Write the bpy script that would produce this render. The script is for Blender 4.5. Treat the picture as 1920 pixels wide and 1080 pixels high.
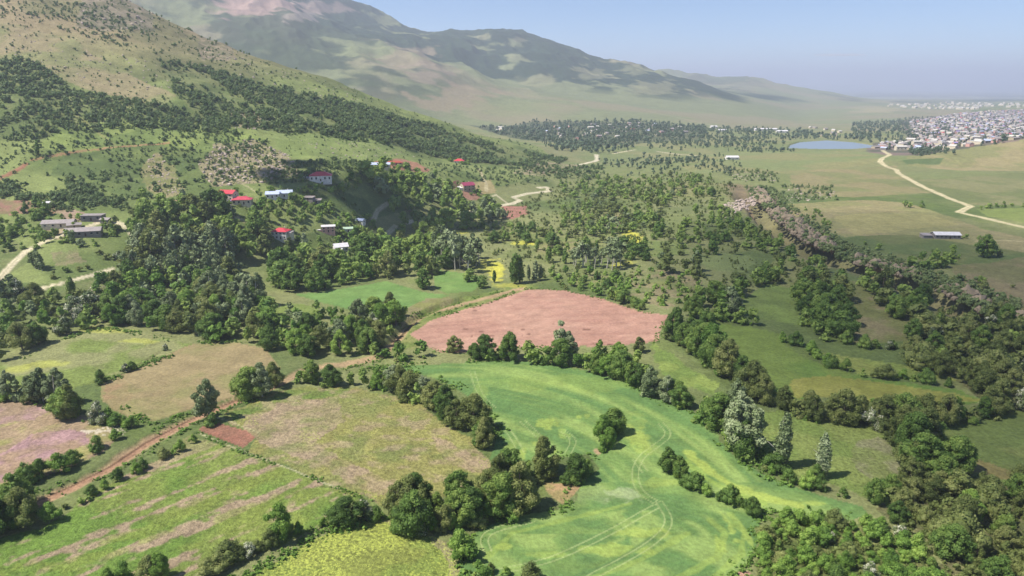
import bpy, math, random
import numpy as np
from mathutils import Vector, Matrix
R = math.radians
for o in list(bpy.data.objects): bpy.data.objects.remove(o)
scene = bpy.context.scene
COL = scene.collection
# ------------------------------------------------------------------ camera
F = 1350.0; PITCH = math.atan(380/F); H = 100.0      # focal length in photo pixels, tilt, height above the valley
cam_d = bpy.data.cameras.new('camera'); cam = bpy.data.objects.new('camera', cam_d); COL.objects.link(cam)
cam.location = (0, 0, H); cam.rotation_euler = (math.pi/2-PITCH, 0, 0)
cam_d.sensor_width = 36; cam_d.lens = 36*F/1920; cam_d.clip_start = 1; cam_d.clip_end = 200000
scene.camera = cam
# ------------------------------------------------------------------ light and sky
SUN_EL = R(55); SUN_AZ = R(-104)                      # azimuth from +Y clockwise: the sun stands left of the camera
S = Vector((math.sin(SUN_AZ)*math.cos(SUN_EL), math.cos(SUN_AZ)*math.cos(SUN_EL), math.sin(SUN_EL)))
world = bpy.data.worlds.new("World"); scene.world = world; world.use_nodes = True
nt = world.node_tree; bg = nt.nodes['Background']
sky = nt.nodes.new('ShaderNodeTexSky'); sky.sky_type = 'NISHITA'; sky.sun_disc = False
sky.sun_elevation = SUN_EL; sky.sun_rotation = SUN_AZ; sky.altitude = 1800; sky.air_density = 0.8; sky.dust_density = 0.1; sky.ozone_density = 4.0
nt.links.new(sky.outputs[0], bg.inputs[0]); bg.inputs[1].default_value = 0.085
sun_d = bpy.data.lights.new('sun', 'SUN'); sun_d.energy = 4.4; sun_d.angle = R(0.5); sun_d.color = (1, .95, .86)
sun = bpy.data.objects.new('sun', sun_d); COL.objects.link(sun); sun.location = (-500, -100, 900)
sun.rotation_euler = S.to_track_quat('Z', 'Y').to_euler()
scene.view_settings.view_transform = 'Standard'; scene.view_settings.look = 'None'
scene.view_settings.exposure = 0.80; scene.view_settings.gamma = 1
scene.cycles.volume_bounces = 1; scene.cycles.max_bounces = 6; scene.cycles.diffuse_bounces = 3
scene.cycles.transparent_max_bounces = 8; scene.cycles.use_denoising = True
HAZE_DENSITY = 1.35e-4; HAZE_COLOR = (.72, .77, .97)
K = .80                                               # display colour -> albedo
# ------------------------------------------------------------------ noise
_r = np.random.RandomState(7)
_P = _r.rand(256, 256)
def vnoise(x, y, seed=0):
    x = x + seed*17.31; y = y + seed*9.77
    xi = np.floor(x).astype(np.int64); yi = np.floor(y).astype(np.int64)
    fx = x-xi; fy = y-yi; fx = fx*fx*(3-2*fx); fy = fy*fy*(3-2*fy)
    a = _P[xi & 255, yi & 255]; b = _P[(xi+1) & 255, yi & 255]; c = _P[xi & 255, (yi+1) & 255]; d = _P[(xi+1) & 255, (yi+1) & 255]
    return (a*(1-fx)+b*fx)*(1-fy)+(c*(1-fx)+d*fx)*fy
def fbm(x, y, sc, octv=4, seed=0, ridged=False):
    s = 0; a = .5; t = 0; f = 1/sc
    for k in range(octv):
        n = vnoise(x*f*.9+y*f*.43, -x*f*.43+y*f*.9, seed+k*3)
        if ridged: n = 1-abs(2*n-1)
        s = s+a*n; t += a; a *= .5; f *= 2.03
    return s/t
def sstep(a, b, x):
    t = np.clip((x-a)/(b-a), 0, 1); return t*t*(3-2*t)
# ------------------------------------------------------------------ terrain height
def vs(v): return math.tan(math.atan((540-v)/F)-PITCH)
def ray(u, v):
    X = (u-960)/F; Y = (540-v)/F; c, s = math.cos(PITCH), math.sin(PITCH)
    return X/(c+Y*s), (-s+Y*c)/(c+Y*s)                # x/y and dz/dy along the line of sight
def curve(pts, z=False):
    out = []
    for p in pts:
        if p[0] == 'T': out.append((p[1], p[2], p[3])); continue   # ('T', t, y, z)
        t, s = ray(p[0], p[1]); out.append((t, p[2], H+s*p[2]))
    out.sort(); a = np.array(out); return a
CURVES = [
 [('T',-3,0,2), ('T',3,0,0)],
 [('T',-3,150,6), ('T',-.9,150,3), ('T',0,150,0), ('T',.9,150,-1), ('T',3,150,-2)],
 # foot of the near hill
 [('T',-1.3,250,8), (-60,600,297), (150,590,300), (300,545,347), (550,485,420), (750,440,500), (900,400,588), (1000,380,640), (1120,335,800), (1300,305,930), ('T',.4,930,0), ('T',1.3,930,0)],
 # the houses' level
 [('T',-1.3,360,36), (-150,435,400), (150,425,400), (440,370,460), (600,330,520), (720,310,590), (870,325,680), (1000,335,735), (1130,322,850), (1300,302,960), ('T',.4,960,0), ('T',.56,960,10), ('T',1.3,960,18)],
 # shoulder
 [('T',-1.3,500,70), (0,268,520), (300,262,560), (500,245,620), (700,268,680), (800,298,750), (1000,308,860), (1130,308,950), (1300,296,1050), (1640,293,1060), (1720,289,1050), (1800,274,1040), (1920,257,1030), ('T',1.3,1000,80)],
 # crest of the near hill
 [('T',-1.3,1000,330), (0,-90,980), (240,-2,970), (450,95,960), (700,180,960), (900,250,960), (1050,297,1000), (1130,304,1040), (1300,288,1150), (1640,283,1180), (1760,283,1180), (1920,280,1200), ('T',1.3,1200,10)],
 [('T',-1.3,1450,160), ('T',-.7,1450,100), ('T',-.3,1450,30), ('T',-.05,1400,2), (1000,262,1420), (1300,262,1450), (1640,264,1450), (1920,264,1450), ('T',1.3,1450,-8)],
 # foot of the mountains
 [('T',-1.3,2000,160), ('T',-.5,2000,110), (700,190,1950), (850,228,1950), (960,238,1950), (1100,234,1950), (1250,234,2000), (1400,240,2000), (1640,242,2000), (1920,242,2050), ('T',1.3,2000,-16)],
 # spur
 [('T',-1.3,3300,800), (100,-150,3300), (300,-60,3300), (420,-15,3200), (500,8,3200), (600,38,3150), (700,66,3100), (790,98,3000), (850,130,2850), (930,163,2750), (1030,180,2650), (1130,194,2600), (1250,212,2500), (1400,232,2400), (1500,236,2500), (1640,229,2600), (1920,227,2600), ('T',1.3,2600,-22)],
 [('T',-1.3,3600,820), (300,-70,3600), (500,-2,3550), (600,26,3500), (700,56,3450), (800,98,3350), (900,150,3200), (1030,176,3050), (1130,190,3000), (1250,206,2900), (1400,220,2800), (1500,228,2900), (1640,220,3000), (1920,220,3000), ('T',1.3,3000,-25)],
 # main ridge
 [('T',-1.3,4400,1500), (0,-260,4400), (300,-150,4400), (500,-85,4400), (640,-20,4300), (680,0,4250), (750,38,4200), (800,56,4200), (870,59,4200), (950,61,4200), (1000,72,4200), (1045,73,4200), (1120,97,4100), (1200,118,4000), (1270,142,3900), (1330,167,3750), (1400,190,3600), (1500,220,3400), (1640,207,3500), (1920,207,3500), ('T',1.3,3500,-35)],
 [('T',-1.3,5300,900), ('T',-.3,5300,250), ('T',0,5300,150), (1250,160,5200), (1400,175,5000), (1500,186,5000), (1600,194,4800), (1720,202,4300), (1800,203,4600), (1920,192,5000), ('T',1.3,5000,-45)],
 # second ridge
 [('T',-1.3,6500,500), ('T',-.2,6500,250), (1160,138,6500), (1250,133,6500), (1330,146,6500), (1400,144,6500), (1450,153,6500), (1500,165,6400), (1560,172,6400), (1610,184,6300), (1700,189,6300), (1920,187,6300), ('T',1.3,6300,-55)],
 [('T',-1.3,9000,-60), ('T',1.3,9000,-60)],
 [('T',-1.3,22000,-60), ('T',1.3,22000,-60)],
 [('T',-1.3,31000,120), ('T',.3,31000,60), ('T',.45,31000,140), ('T',.6,31000,190), ('T',1.3,31000,190)],
 [('T',-1.3,36000,-60), ('T',1.3,36000,-60)],
]
NT, NY = 520, 1400
TT = np.linspace(-1.3, 1.3, NT); LY = np.linspace(math.log(60), math.log(36000), NY)
tab = np.zeros((NT, NY))
cy = []; cz = []
for c in CURVES:
    a = curve(c); cy.append(np.interp(TT, a[:, 0], a[:, 1])); cz.append(np.interp(TT, a[:, 0], a[:, 2]))
cy = np.array(cy); cz = np.array(cz)
for i in range(NT):
    yy = cy[:, i]; zz = cz[:, i]; o = np.argsort(yy)
    tab[i] = np.interp(np.exp(LY), yy[o], zz[o])
def blur(a, n, ax):
    k = np.hanning(n+2)[1:-1]; k /= k.sum(); pad = [(0, 0), (0, 0)]; pad[ax] = (n//2, n//2)
    b = np.pad(a, pad, mode='edge'); return np.apply_along_axis(lambda r: np.convolve(r, k, mode='valid'), ax, b)
tab = blur(blur(tab, 15, 0), 11, 1)
def seg_dist(x, y, pts):
    d = np.full(x.shape, 1e9); s = np.zeros(x.shape); side = np.zeros(x.shape); L = 0
    for (ax, ay), (bx, by) in zip(pts[:-1], pts[1:]):
        dx, dy = bx-ax, by-ay; l2 = dx*dx+dy*dy+1e-9
        t = np.clip(((x-ax)*dx+(y-ay)*dy)/l2, 0, 1); q = np.hypot(x-ax-t*dx, y-ay-t*dy); m = q < d
        d[m] = q[m]; s[m] = L+t[m]*math.sqrt(l2); side[m] = np.sign((x[m]-ax)*dy-(y[m]-ay)*dx); L += math.sqrt(l2)
    return d, s, side
GORGE = []; DITCH = []; TRACK = []; LAKE = []; LAKEZ = 0
def height(x, y):
    x = np.asarray(x, float); y = np.asarray(y, float); yc = np.maximum(y, 61)
    ti = np.clip((x/yc+1.3)/2.6*(NT-1), 0, NT-1.001); li = np.clip((np.log(yc)-LY[0])/(LY[-1]-LY[0])*(NY-1), 0, NY-1.001)
    i = ti.astype(int); j = li.astype(int); a = ti-i; b = li-j
    z = (tab[i, j]*(1-a)+tab[i+1, j]*a)*(1-b)+(tab[i, j+1]*(1-a)+tab[i+1, j+1]*a)*b
    hill = sstep(6, 60, z)*sstep(300, 480, y)*(1-sstep(1100, 1500, y))
    z = z+hill*((fbm(x, y, 150, 4, 2)-.5)*22+(fbm(x, y, 26, 3, 3)-.5)*4.5)
    mt = sstep(-5, 220, z)*sstep(1900, 2700, y)*(1-sstep(15000, 20000, y))
    z = z+mt*((fbm(x, y*.6, 620, 5, 5, True)-.57)*120+(fbm(x, y*.8, 210, 4, 8, True)-.57)*40)
    z = z+(fbm(x, y, 70, 3, 11)-.5)*1.6*sstep(60, 160, y)+(fbm(x, y, 9, 2, 12)-.5)*.35
    z = z+sstep(20000, 26000, y)*(fbm(x, y, 4000, 4, 14)-.5)*160
    far = sstep(1300, 1700, y)*(1-mt); z = z+far*(fbm(x, y, 400, 2, 15)-.5)*5*(1-sstep(6000, 9000, y))
    z = np.where(z > 500, 500+80*(1-np.exp(-(np.maximum(z, 500)-500)/80)), z)
    for pts, depth, wn, wf in GORGE:
        m = (x > GB[0]) & (x < GB[1]) & (y > GB[2]) & (y < GB[3])
        if m.any():
            d, s, side = seg_dist(x[m], y[m], pts); L = s.max()+1
            d = d+(fbm(x[m], y[m], 18, 2, 21)-.5)*7*np.clip(d/6, 0, 1)
            w = np.where(side > 0, wn, wf); prof = (1-sstep(.15, 1, d/w))*(1-sstep(L-130, L-25, s))
            zz = z[m]; z[m] = zz-depth*prof
    for pts, depth, w in DITCH:
        m = (x > pts[:, 0].min()-10) & (x < pts[:, 0].max()+10) & (y > pts[:, 1].min()-10) & (y < pts[:, 1].max()+10)
        if m.any():
            d, s, side = seg_dist(x[m], y[m], pts); z[m] = z[m]-depth*(1-sstep(.35, 1, d/w))
    if LAKE:
        m = inpoly(x, y, LAKE[0]); z[m] = np.minimum(z[m], LAKEZ-1.5)
    return z
def inpoly(x, y, poly):
    P = np.asarray(poly); r = np.zeros(x.shape, bool)
    m = (x >= P[:, 0].min()) & (x <= P[:, 0].max()) & (y >= P[:, 1].min()) & (y <= P[:, 1].max())
    if not m.any(): return r
    xs, ys = x[m], y[m]; c = np.zeros(xs.shape, bool)
    for (ax, ay), (bx, by) in zip(P, np.roll(P, -1, 0)):
        if ay == by: continue
        k = ((ay > ys) != (by > ys)) & (xs < (bx-ax)*(ys-ay)/(by-ay)+ax); c ^= k
    r[m] = c; return r
YS = np.concatenate([np.geomspace(62, 1000, 1500), np.geomspace(1001, 34000, 1300)])
def at(u, v, ymax=None):
    """where the line of sight through a photo pixel meets the ground"""
    t, s = ray(u, v); g = height(t*YS, YS); l = H+s*YS; k = np.nonzero(l <= g)[0]
    if len(k) == 0: y = 30000.
    else:
        k = k[0]
        if k == 0: y = YS[0]
        else:
            d0 = l[k-1]-g[k-1]; d1 = g[k]-l[k]; y = YS[k-1]+(YS[k]-YS[k-1])*d0/(d0+d1+1e-9)
    return Vector((t*y, y, float(height(np.array([t*y]), np.array([y]))[0])))
def ppm(p): return F/(p.y*math.cos(PITCH)+(H-p.z)*math.sin(PITCH))   # photo pixels per metre at a point
def px(pts): return np.array([at(u, v)[:2] for u, v in pts])
def project(x, y, z):
    c, s = math.cos(PITCH), math.sin(PITCH); d = y*c+(H-z)*s; up = y*s-(H-z)*c
    return 960+F*x/d, 540-F*up/d
g1 = px([(1392,350),(1408,372),(1450,412),(1500,452),(1560,484),(1640,505),(1720,532),(1790,565),(1860,600),(1935,655),(2050,740)])
d1 = px([(735,640),(770,600),(830,572),(870,560)])
GB = (g1[:, 0].min()-60, g1[:, 0].max()+60, g1[:, 1].min()-60, g1[:, 1].max()+60)
road_px = [(980,541),(940,551),(900,562),(850,576),(795,590),(762,612),(745,635),(715,668),(650,683),(595,687),(560,700),(500,728),(450,748),(383,774),(330,800),(270,832),(200,878),(130,914),(60,945),(-30,985)]
r1 = px(road_px)
LK = px([(1476,277),(1482,270),(1500,265),(1550,263),(1600,266),(1650,272),(1640,276),(1600,279),(1540,279)])
LAKEZ = float(height(LK[:, 0], LK[:, 1]).min())-.3; LAKE = [LK]
GORGE = [(g1[::-1], 15, 26, 17)]; 
DITCH = [(r1[9:], .7, 3.6), (d1, 2.2, 3.5)]
# ------------------------------------------------------------------ terrain grid
dys = [62.]
while dys[-1] < 1000:
    y = dys[-1]; dys.append(y+min(2.0, max(.42, y*y*.0021/H*1.15)))
while dys[-1] < 4500: dys.append(dys[-1]+(7 if dys[-1] < 2100 else 13))
while dys[-1] < 8000: dys.append(dys[-1]+55)
dys += list(np.geomspace(8100, 36000, 60))
gy = np.array([5, 20, 35, 50]+dys)
gt = np.concatenate([np.linspace(-3, -1.1, 14), np.linspace(-1.0, -.88, 8), np.linspace(-.86, .86, 1080), np.linspace(.88, 1.0, 8), np.linspace(1.1, 3, 14)])
nr, nc = len(gy), len(gt)
GYY, GTT = np.meshgrid(gy, gt, indexing='ij'); X = (GYY*GTT).ravel(); Y = GYY.ravel()
Z = height(X, Y)
N = len(X)
def lin(c):
    c = np.array(c, float)/255; return np.where(c <= .04045, c/12.92, ((c+.055)/1.055)**2.4)*K
C = np.zeros((N, 3)); TUFT = np.full(N, .5); BLOOM = np.zeros(N)           # base colour of the ground, coarseness of its growth
print('terrain', nr, nc, N, 'z', Z.min(), Z.max())
n1 = fbm(X, Y, 60, 4, 31); n2 = fbm(X, Y, 14, 3, 32); n3 = fbm(X, Y, 3.2, 2, 33); n4 = fbm(X, Y, 300, 4, 34)
WX = X+(n2-.5)*6+(n3-.5)*2.0; WY = Y+(fbm(X, Y, 13, 3, 35)-.5)*7+(fbm(X, Y, 3, 2, 36)-.5)*2.0
def mix(m, c, a=1.0):
    c = lin(c) if not isinstance(c, np.ndarray) else c
    a = np.asarray(a, float); a = a[:, None] if a.ndim else a
    C[m] = C[m]*(1-a)+c*a
base = sstep(.35, .65, n1)[:, None]; C[:] = lin((92,112,58))*(1-base)+lin((128,136,84))*base
b2 = sstep(.5, .75, n2)[:, None]*.5; C[:] = C*(1-b2)+lin((104,124,54))*b2
# plains farther out are drier
fa = (sstep(650, 1000, Y)*(1-sstep(2300, 2600, Y)))[:, None]; C[:] = C*(1-fa*.75)+(lin((142,142,98))*(1-base)+lin((112,128,78))*base)*fa*.75
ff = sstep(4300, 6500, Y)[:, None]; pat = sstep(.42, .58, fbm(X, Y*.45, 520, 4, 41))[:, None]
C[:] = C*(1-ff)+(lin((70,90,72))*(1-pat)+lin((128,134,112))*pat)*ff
# ---- the near hill
hm = (Z > 9) & (Y > 300) & (Y < 1300) & (X/Y < .25)
hz = Z[hm]; a = sstep(.38, .62, n1[hm]); g = (lin((126,142,76))[None]*(1-a)[:, None]+lin((98,118,58))[None]*a[:, None])
dry = sstep(85, 165, hz+(n1[hm]-.5)*90+(n4[hm]-.5)*60); drc = lin((154,140,106))[None]*(1-a)[:, None]+lin((128,126,86))[None]*a[:, None]
C[hm] = g*(1-dry)[:, None]+drc*dry[:, None]
# ---- the mountains
mm = (Y > 1850) & (Y < 9000) & (X/Y < .62) & (Y < 30000*(1.02-X/Y))
zz = np.clip(Z[mm]/420, 0, 1); rn = fbm(X[mm], Y[mm]*.7, 330, 5, 51); rr = fbm(X[mm], Y[mm], 85, 5, 52)
light = lin((122,132,92))[None]*np.ones((mm.sum(), 1)); forest = lin((48,70,50))[None]; rock = lin((160,142,132))[None]
fo = sstep(.02, .20, zz+(rn-.5)*.5)*(Y[mm] > 3100)*sstep(.37, .45, .55*rr+.45*rn+.02+.06*zz)
fo = np.maximum(fo, .8*sstep(.47, .55, .7*rn+.3*rr)*sstep(.15, .4, zz+.15)*(Y[mm] <= 3100)*(1-sstep(-.16, .02, X[mm]/Y[mm]+(rn-.5)*.1))); fo *= (Y[mm] < 5200)*.97
fo = np.maximum(fo, (Y[mm] >= 5200)*.55*sstep(.48, .62, rn))
br = sstep(.5, .68, fbm(X[mm], Y[mm], 260, 3, 53))[:, None]*.6
sp_ = fbm(X[mm], Y[mm], 30, 3, 57); light = light*(.86+.28*sp_)[:, None]; forest = forest*(.8+.4*sp_)[:, None]; cc = light*(1-br)+lin((144,134,110))[None]*br; cc = cc*(1-fo[:, None])+forest*fo[:, None]
C[mm] = cc
POLYS = {}
def region(pxs, c1, c2=None, sc=12, lo=.4, hi=.6, jit=1.0, seed=60, alpha=1.0, tuft=None, name=None, feather=False, y=None):
    P = px(pxs); xx = X+(WX-X)*jit; yy = Y+(WY-Y)*jit; m = inpoly(xx, yy, P)
    if y: m &= (Y > y[0]) & (Y < y[1])
    idx = np.nonzero(m)[0]
    if c2 is None: col = np.repeat(lin(c1)[None], len(idx), 0)
    else:
        a = sstep(lo, hi, fbm(X[idx], Y[idx], sc, 4, seed))[:, None]; col = lin(c1)*(1-a)+lin(c2)*a
    C[idx] = C[idx]*(1-alpha)+col*alpha
    if tuft is not None: TUFT[idx] = tuft
    if name: POLYS[name] = (m if name not in POLYS else POLYS[name] | m)
    return idx
def blob(u, v, ru, rv, c, alpha=.8, seed=70, sc=4, rough=.5):
    p = at(u, v); rx = ru/ppm(p); q = at(u, max(v-rv, 5)); ry = max(abs(q.y-p.y), rx*.3)
    rx = max(rx, .1); m = np.nonzero((abs(X-p.x) < 1.6*rx) & (abs(Y-p.y) < 1.6*ry))[0]
    d = np.hypot((X[m]-p.x)/rx, (Y[m]-p.y)/ry)+(fbm(X[m], Y[m], max(sc, rx*.35), 3, seed)-.5)*rough*2.2
    a = (1-sstep(.6, 1.0, d))*alpha; C[m] = C[m]*(1-a)[:, None]+lin(c)*a[:, None]
GROADS = []
def line(pxs, w, c, alpha=1.0, name=None, edge=.35, rough=.25, c2=None):
    P = px(pxs) if not isinstance(pxs, np.ndarray) else pxs
    m = np.nonzero((X > P[:, 0].min()-w) & (X < P[:, 0].max()+w) & (Y > P[:, 1].min()-w) & (Y < P[:, 1].max()+w) & (Y < 9000))[0]
    if not len(m): return
    d, s, sd = seg_dist(X[m], Y[m], P); d0 = d; d = d/(w*.5)*(1+(vnoise(s/9, s*0, 5)-.5)*.35)+(n3[m]-.5)*rough*2
    a = (1-sstep(1-edge, 1+edge, d))*alpha; C[m] = C[m]*(1-a)[:, None]+lin(c)*a[:, None]
    if name == 'gravel_road': b = (1-sstep(.3, .8, d0))*.45*sstep(.3, .6, vnoise(s/14, s*0+3, 6)); C[m] = C[m]*(1-b)[:, None]+lin((150,148,108))*b[:, None]
    if name:
        q = np.zeros(N, bool); q[m[d < 1]] = True; POLYS[name] = POLYS.get(name, np.zeros(N, bool)) | q
# ======== hillside patches
BANDS = ([(0,110),(60,115),(150,175),(250,190),(330,205),(420,228),(450,255),(330,245),(220,240),(120,250),(60,262),(0,270)], [(300,115),(380,125),(500,160),(640,190),(800,232),(950,276),(1060,300),(1040,314),(930,310),(850,300),(780,282),(700,270),(600,252),(520,250),(420,235),(330,180)])
for q in BANDS: region(q, (96,114,64), (122,130,80), sc=14, alpha=.6, jit=4, y=(300,1300))
region([(0,120),(60,90),(150,150),(300,200),(240,170),(0,110)], (152,142,104), (134,138,88), y=(300,1200))
region([(0,40),(120,70),(230,130),(330,180),(300,200),(120,150),(0,110)], (154,142,108), (130,136,86), sc=30, alpha=.8, y=(300,1200))
region([(500,245),(600,250),(760,280),(800,300),(700,305),(640,300),(560,300),(520,275)], (132,150,80), (120,140,72), sc=20)
region([(110,240),(300,220),(420,235),(500,262),(470,290),(300,280),(150,285),(60,280)], (130,150,72), (110,132,64), sc=18, alpha=.8)
region([(120,290),(300,270),(370,280),(380,330),(260,370),(150,350),(90,330)], (84,106,54), (106,124,62), sc=25, alpha=.85)
region([(270,300),(300,285),(330,320),(350,360),(300,372),(270,340)], (160,145,112), (128,130,78), sc=6, alpha=.7)
region([(400,270),(470,260),(540,290),(560,330),(480,345),(400,350),(370,310)], (158,146,118), (126,126,82), sc=7, alpha=.8)
region([(150,15),(280,20),(290,60),(200,60),(140,50)], (150,140,125), (110,112,90), sc=10, alpha=.7, y=(300,1300))
region([(370,90),(430,70),(440,110),(380,115)], (152,138,120), (112,112,88), sc=8, alpha=.7, y=(300,1300))
region([(430,210),(500,215),(500,240),(450,238)], (165,150,128), (130,130,88), sc=7, alpha=.7)
region([(-20,372),(60,376),(130,392),(100,402),(30,400),(-20,398)], (150,112,98), (132,118,84), sc=7, name=None)
region([(690,306),(750,298),(785,305),(810,325),(780,322),(700,318)], (168,124,98), (160,118,96), sc=6)
region([(925,385),(985,386),(990,402),(960,412),(925,405)], (168,118,104), (148,106,92), sc=4)
region([(868,358),(905,362),(895,376),(870,372)], (158,116,100), (140,110,90), sc=4)
region([(830,345),(860,338),(862,352),(835,358)], (120,80,66), (100,86,60), sc=3)
region([(880,340),(920,338),(930,362),(900,366),(885,360)], (168,152,106), None, alpha=.8)
region([(690,375),(640,360),(560,370),(600,400),(700,400)], (84,108,54), (96,118,60), sc=9)
region([(310,375),(345,378),(350,388),(312,390)], (166,128,112), (150,130,100), sc=3)
region([(1000,300),(1090,310),(1090,318),(1020,330),(960,325)], (160,146,118), (112,120,72), sc=8, alpha=.8)
region([(0,440),(60,470),(20,520),(-30,560),(-30,440)], (116,128,74), (98,116,60), sc=8)
# farm yard on the left
region([(80,430),(130,425),(160,440),(110,450),(75,445)], (160,146,118), (130,126,84), sc=5)
region([(95,395),(160,398),(200,405),(210,420),(130,415)], (160,138,120), (140,126,100), sc=4)
region([(95,475),(150,465),(160,490),(110,500)], (138,130,98), (120,126,80), sc=5, alpha=.8)
# ======== left middle meadows
region([(-20,695),(60,655),(130,632),(205,612),(260,622),(335,640),(362,646),(300,675),(190,715),(100,738),(-20,745)], (138,144,92), (118,138,62), sc=14, lo=.42, hi=.58, name='meadow', tuft=.6)
for q in ((90,683,45,8),(200,620,60,6),(40,690,25,10),(255,640,40,5)): blob(*q, (176,184,60), .6)
region([(362,644),(440,642),(500,655),(525,690),(475,737),(420,752),(380,762),(290,790),(240,780),(190,748),(185,722),(270,687),(330,657)], (148,134,96), (134,132,82), sc=16, name='dry_field', tuft=.25, jit=.4)
region([(186,720),(225,705),(255,740),(235,770),(195,750)], (160,124,100), (146,130,92), sc=9, alpha=.6)
region([(-20,745),(60,748),(120,768),(200,795),(232,812),(200,842),(150,862),(60,897),(-20,925)], (154,134,108), (150,148,86), sc=9, name='flower_meadow', tuft=.5)
region([(-20,748),(60,750),(100,766),(70,790),(0,800),(-20,800)], (166,134,140), (152,128,112), sc=9, alpha=.85)
region([(0,850),(60,820),(130,806),(172,812),(165,835),(110,860),(40,895),(-20,905),(-20,860)], (168,132,142), (156,128,112), sc=9, alpha=.85)
for k in range(9): line([(148+k*2,806+k),(175+k*5,812-k*2),(205+k*4,818-(k*5)%11)], .35, (205,196,178), .8)
# ======== lower left
region([(366,812),(460,850),(560,885),(640,918),(692,936),(600,978),(520,1022),(430,1052),(350,1082),(200,1120),(-80,1120),(-80,1030),(60,1002),(130,962),(220,902),(300,862),(340,830)], (100,134,42), (118,138,54), sc=20, name='long_meadow', tuft=.8)
idx = np.nonzero(POLYS['long_meadow'])[0]
A, B = at(60, 1000), at(450, 850); dr = Vector((B.x-A.x, B.y-A.y)).normalized()
sx = X[idx]*dr.x+Y[idx]*dr.y; sy = -X[idx]*dr.y+Y[idx]*dr.x
st = vnoise(sx/34+3, sy/3.4, 77)*.45+vnoise(sx/10, sy/1.6, 78)*.25+fbm(X[idx], Y[idx], 2.4, 3, 79)*.3
U, V = project(X[idx], Y[idx], Z[idx]); dd = (V-1002)+(U-60)*.40          # distance below the upper edge
a = sstep(.475, .57, st)*sstep(-40, 60, (V-820)+.15*(U-400)+(n2[idx]-.5)*60)*.85; C[idx] = C[idx]*(1-a)[:, None]+lin((166,142,124))*a[:, None]
a = sstep(.52, .66, vnoise(sx/26+9, sy/5, 81)*.6+n3[idx]*.4)*.6; C[idx] = C[idx]*(1-a)[:, None]+lin((128,146,52))*a[:, None]
region([(372,805),(402,791),(486,814),(455,840)], (158,108,90), (146,104,86), sc=5, jit=.15, name='bare_plot')
region([(414,782),(480,745),(560,728),(650,727),(760,745),(830,785),(890,830),(938,872),(940,900),(850,935),(740,952),(692,936),(640,917),(560,881),(460,846),(487,813),(442,797)], (130,136,72), (142,142,74), sc=9, name='pasture', tuft=.8)
region([(460,800),(520,755),(620,745),(650,790),(600,830),(620,870),(560,860),(490,830)], (158,140,116), (146,138,98), sc=8, alpha=.9)
region([(600,840),(660,860),(740,905),(760,930),(700,925),(620,890)], (162,140,120), (148,138,92), sc=6, alpha=.8)
region([(810,810),(860,840),(930,868),(938,885),(880,890),(830,860)], (162,142,116), (148,140,92), sc=6, alpha=.8)
region([(420,780),(520,738),(650,728),(640,742),(520,752),(450,792)], (104,130,52), (116,136,58), sc=6)
idx = np.nonzero(POLYS['pasture'])[0]; a = sstep(.5, .68, fbm(X[idx], Y[idx]*1.2, 7, 4, 123))*.55; C[idx] = C[idx]*(1-a)[:, None]+lin((112,128,60))*a[:, None]
a = sstep(.54, .7, fbm(X[idx], Y[idx]*1.4, 5, 4, 124))*.55; C[idx] = C[idx]*(1-a)[:, None]+lin((166,146,122))*a[:, None]; BLOOM[idx] = sstep(.5, .72, n2[idx]*.7+n1[idx]*.3)*.6
region([(400,1120),(520,1048),(600,1003),(692,970),(780,978),(828,1012),(862,1052),(872,1120)], (118,138,52), (128,140,56), sc=8, name='mustard_meadow', tuft=.9)
idx = np.nonzero(POLYS['mustard_meadow'])[0]; BLOOM[idx] = .45+.5*sstep(.3, .6, n2[idx])
region([(692,970),(780,978),(828,1012),(862,1052),(872,1120),(850,1120),(835,1050),(800,1005),(740,990)], (152,144,108), None, alpha=.8)
# ======== the wheat
WH = [(690,690),(815,684),(900,677),(960,675),(1040,684),(1110,697),(1170,713),(1230,745),(1290,768),(1335,792),(1350,828),(1385,864),(1440,895),(1500,917),(1560,937),(1620,953),(1628,968),(1590,976),(1520,969),(1450,958),(1425,975),(1428,1010),(1405,1055),(1360,1095),(1330,1120),(868,1120),(860,1050),(885,1000),(960,968),(1040,958),(1085,940),(1090,905),(1125,880),(1100,850),(1010,864),(950,866),(920,860),(938,805),(900,762),(850,722),(780,700)]
region(WH, (92,130,62), (106,141,66), sc=30, name='wheat_field', jit=.35, tuft=.2)
idx = np.nonzero(POLYS['wheat_field'])[0]; xs, ys = X[idx], Y[idx]
c0 = at(780, 1000); th = np.arctan2(ys-c0.y, xs-c0.x); rd = np.hypot(xs-c0.x, (ys-c0.y)*.8)
U, V = project(xs, ys, Z[idx]); lower = V > 880+0*U
c2_ = at(1180, 1000); rd2 = np.hypot((xs-c2_.x)*.62+(ys-c2_.y)*.1, ys-c2_.y); rd = np.where(V > 905, rd2, rd); th = np.where(V > 905, np.arctan2(ys-c2_.y, xs-c2_.x), th)
st = vnoise(rd/4.5, th*2.2, 91)*.55+vnoise(rd/1.7, th*4, 92)*.3+fbm(xs, ys, 22, 2, 93)*.15
a = sstep(.5, .66, st)*.75; C[idx] = C[idx]*(1-a)[:, None]+lin((138,166,80))*a[:, None]
a = sstep(.5, .34, st)*.7; C[idx] = C[idx]*(1-a)[:, None]+lin((82,124,64))*a[:, None]
a = (1-sstep(.5, 1.3, np.abs(np.mod(rd, 3.0)-1.5)))*.12; C[idx] = C[idx]*(1-a)[:, None]+lin((120,150,80))*a[:, None]
YL = (158,180,66)
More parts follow.
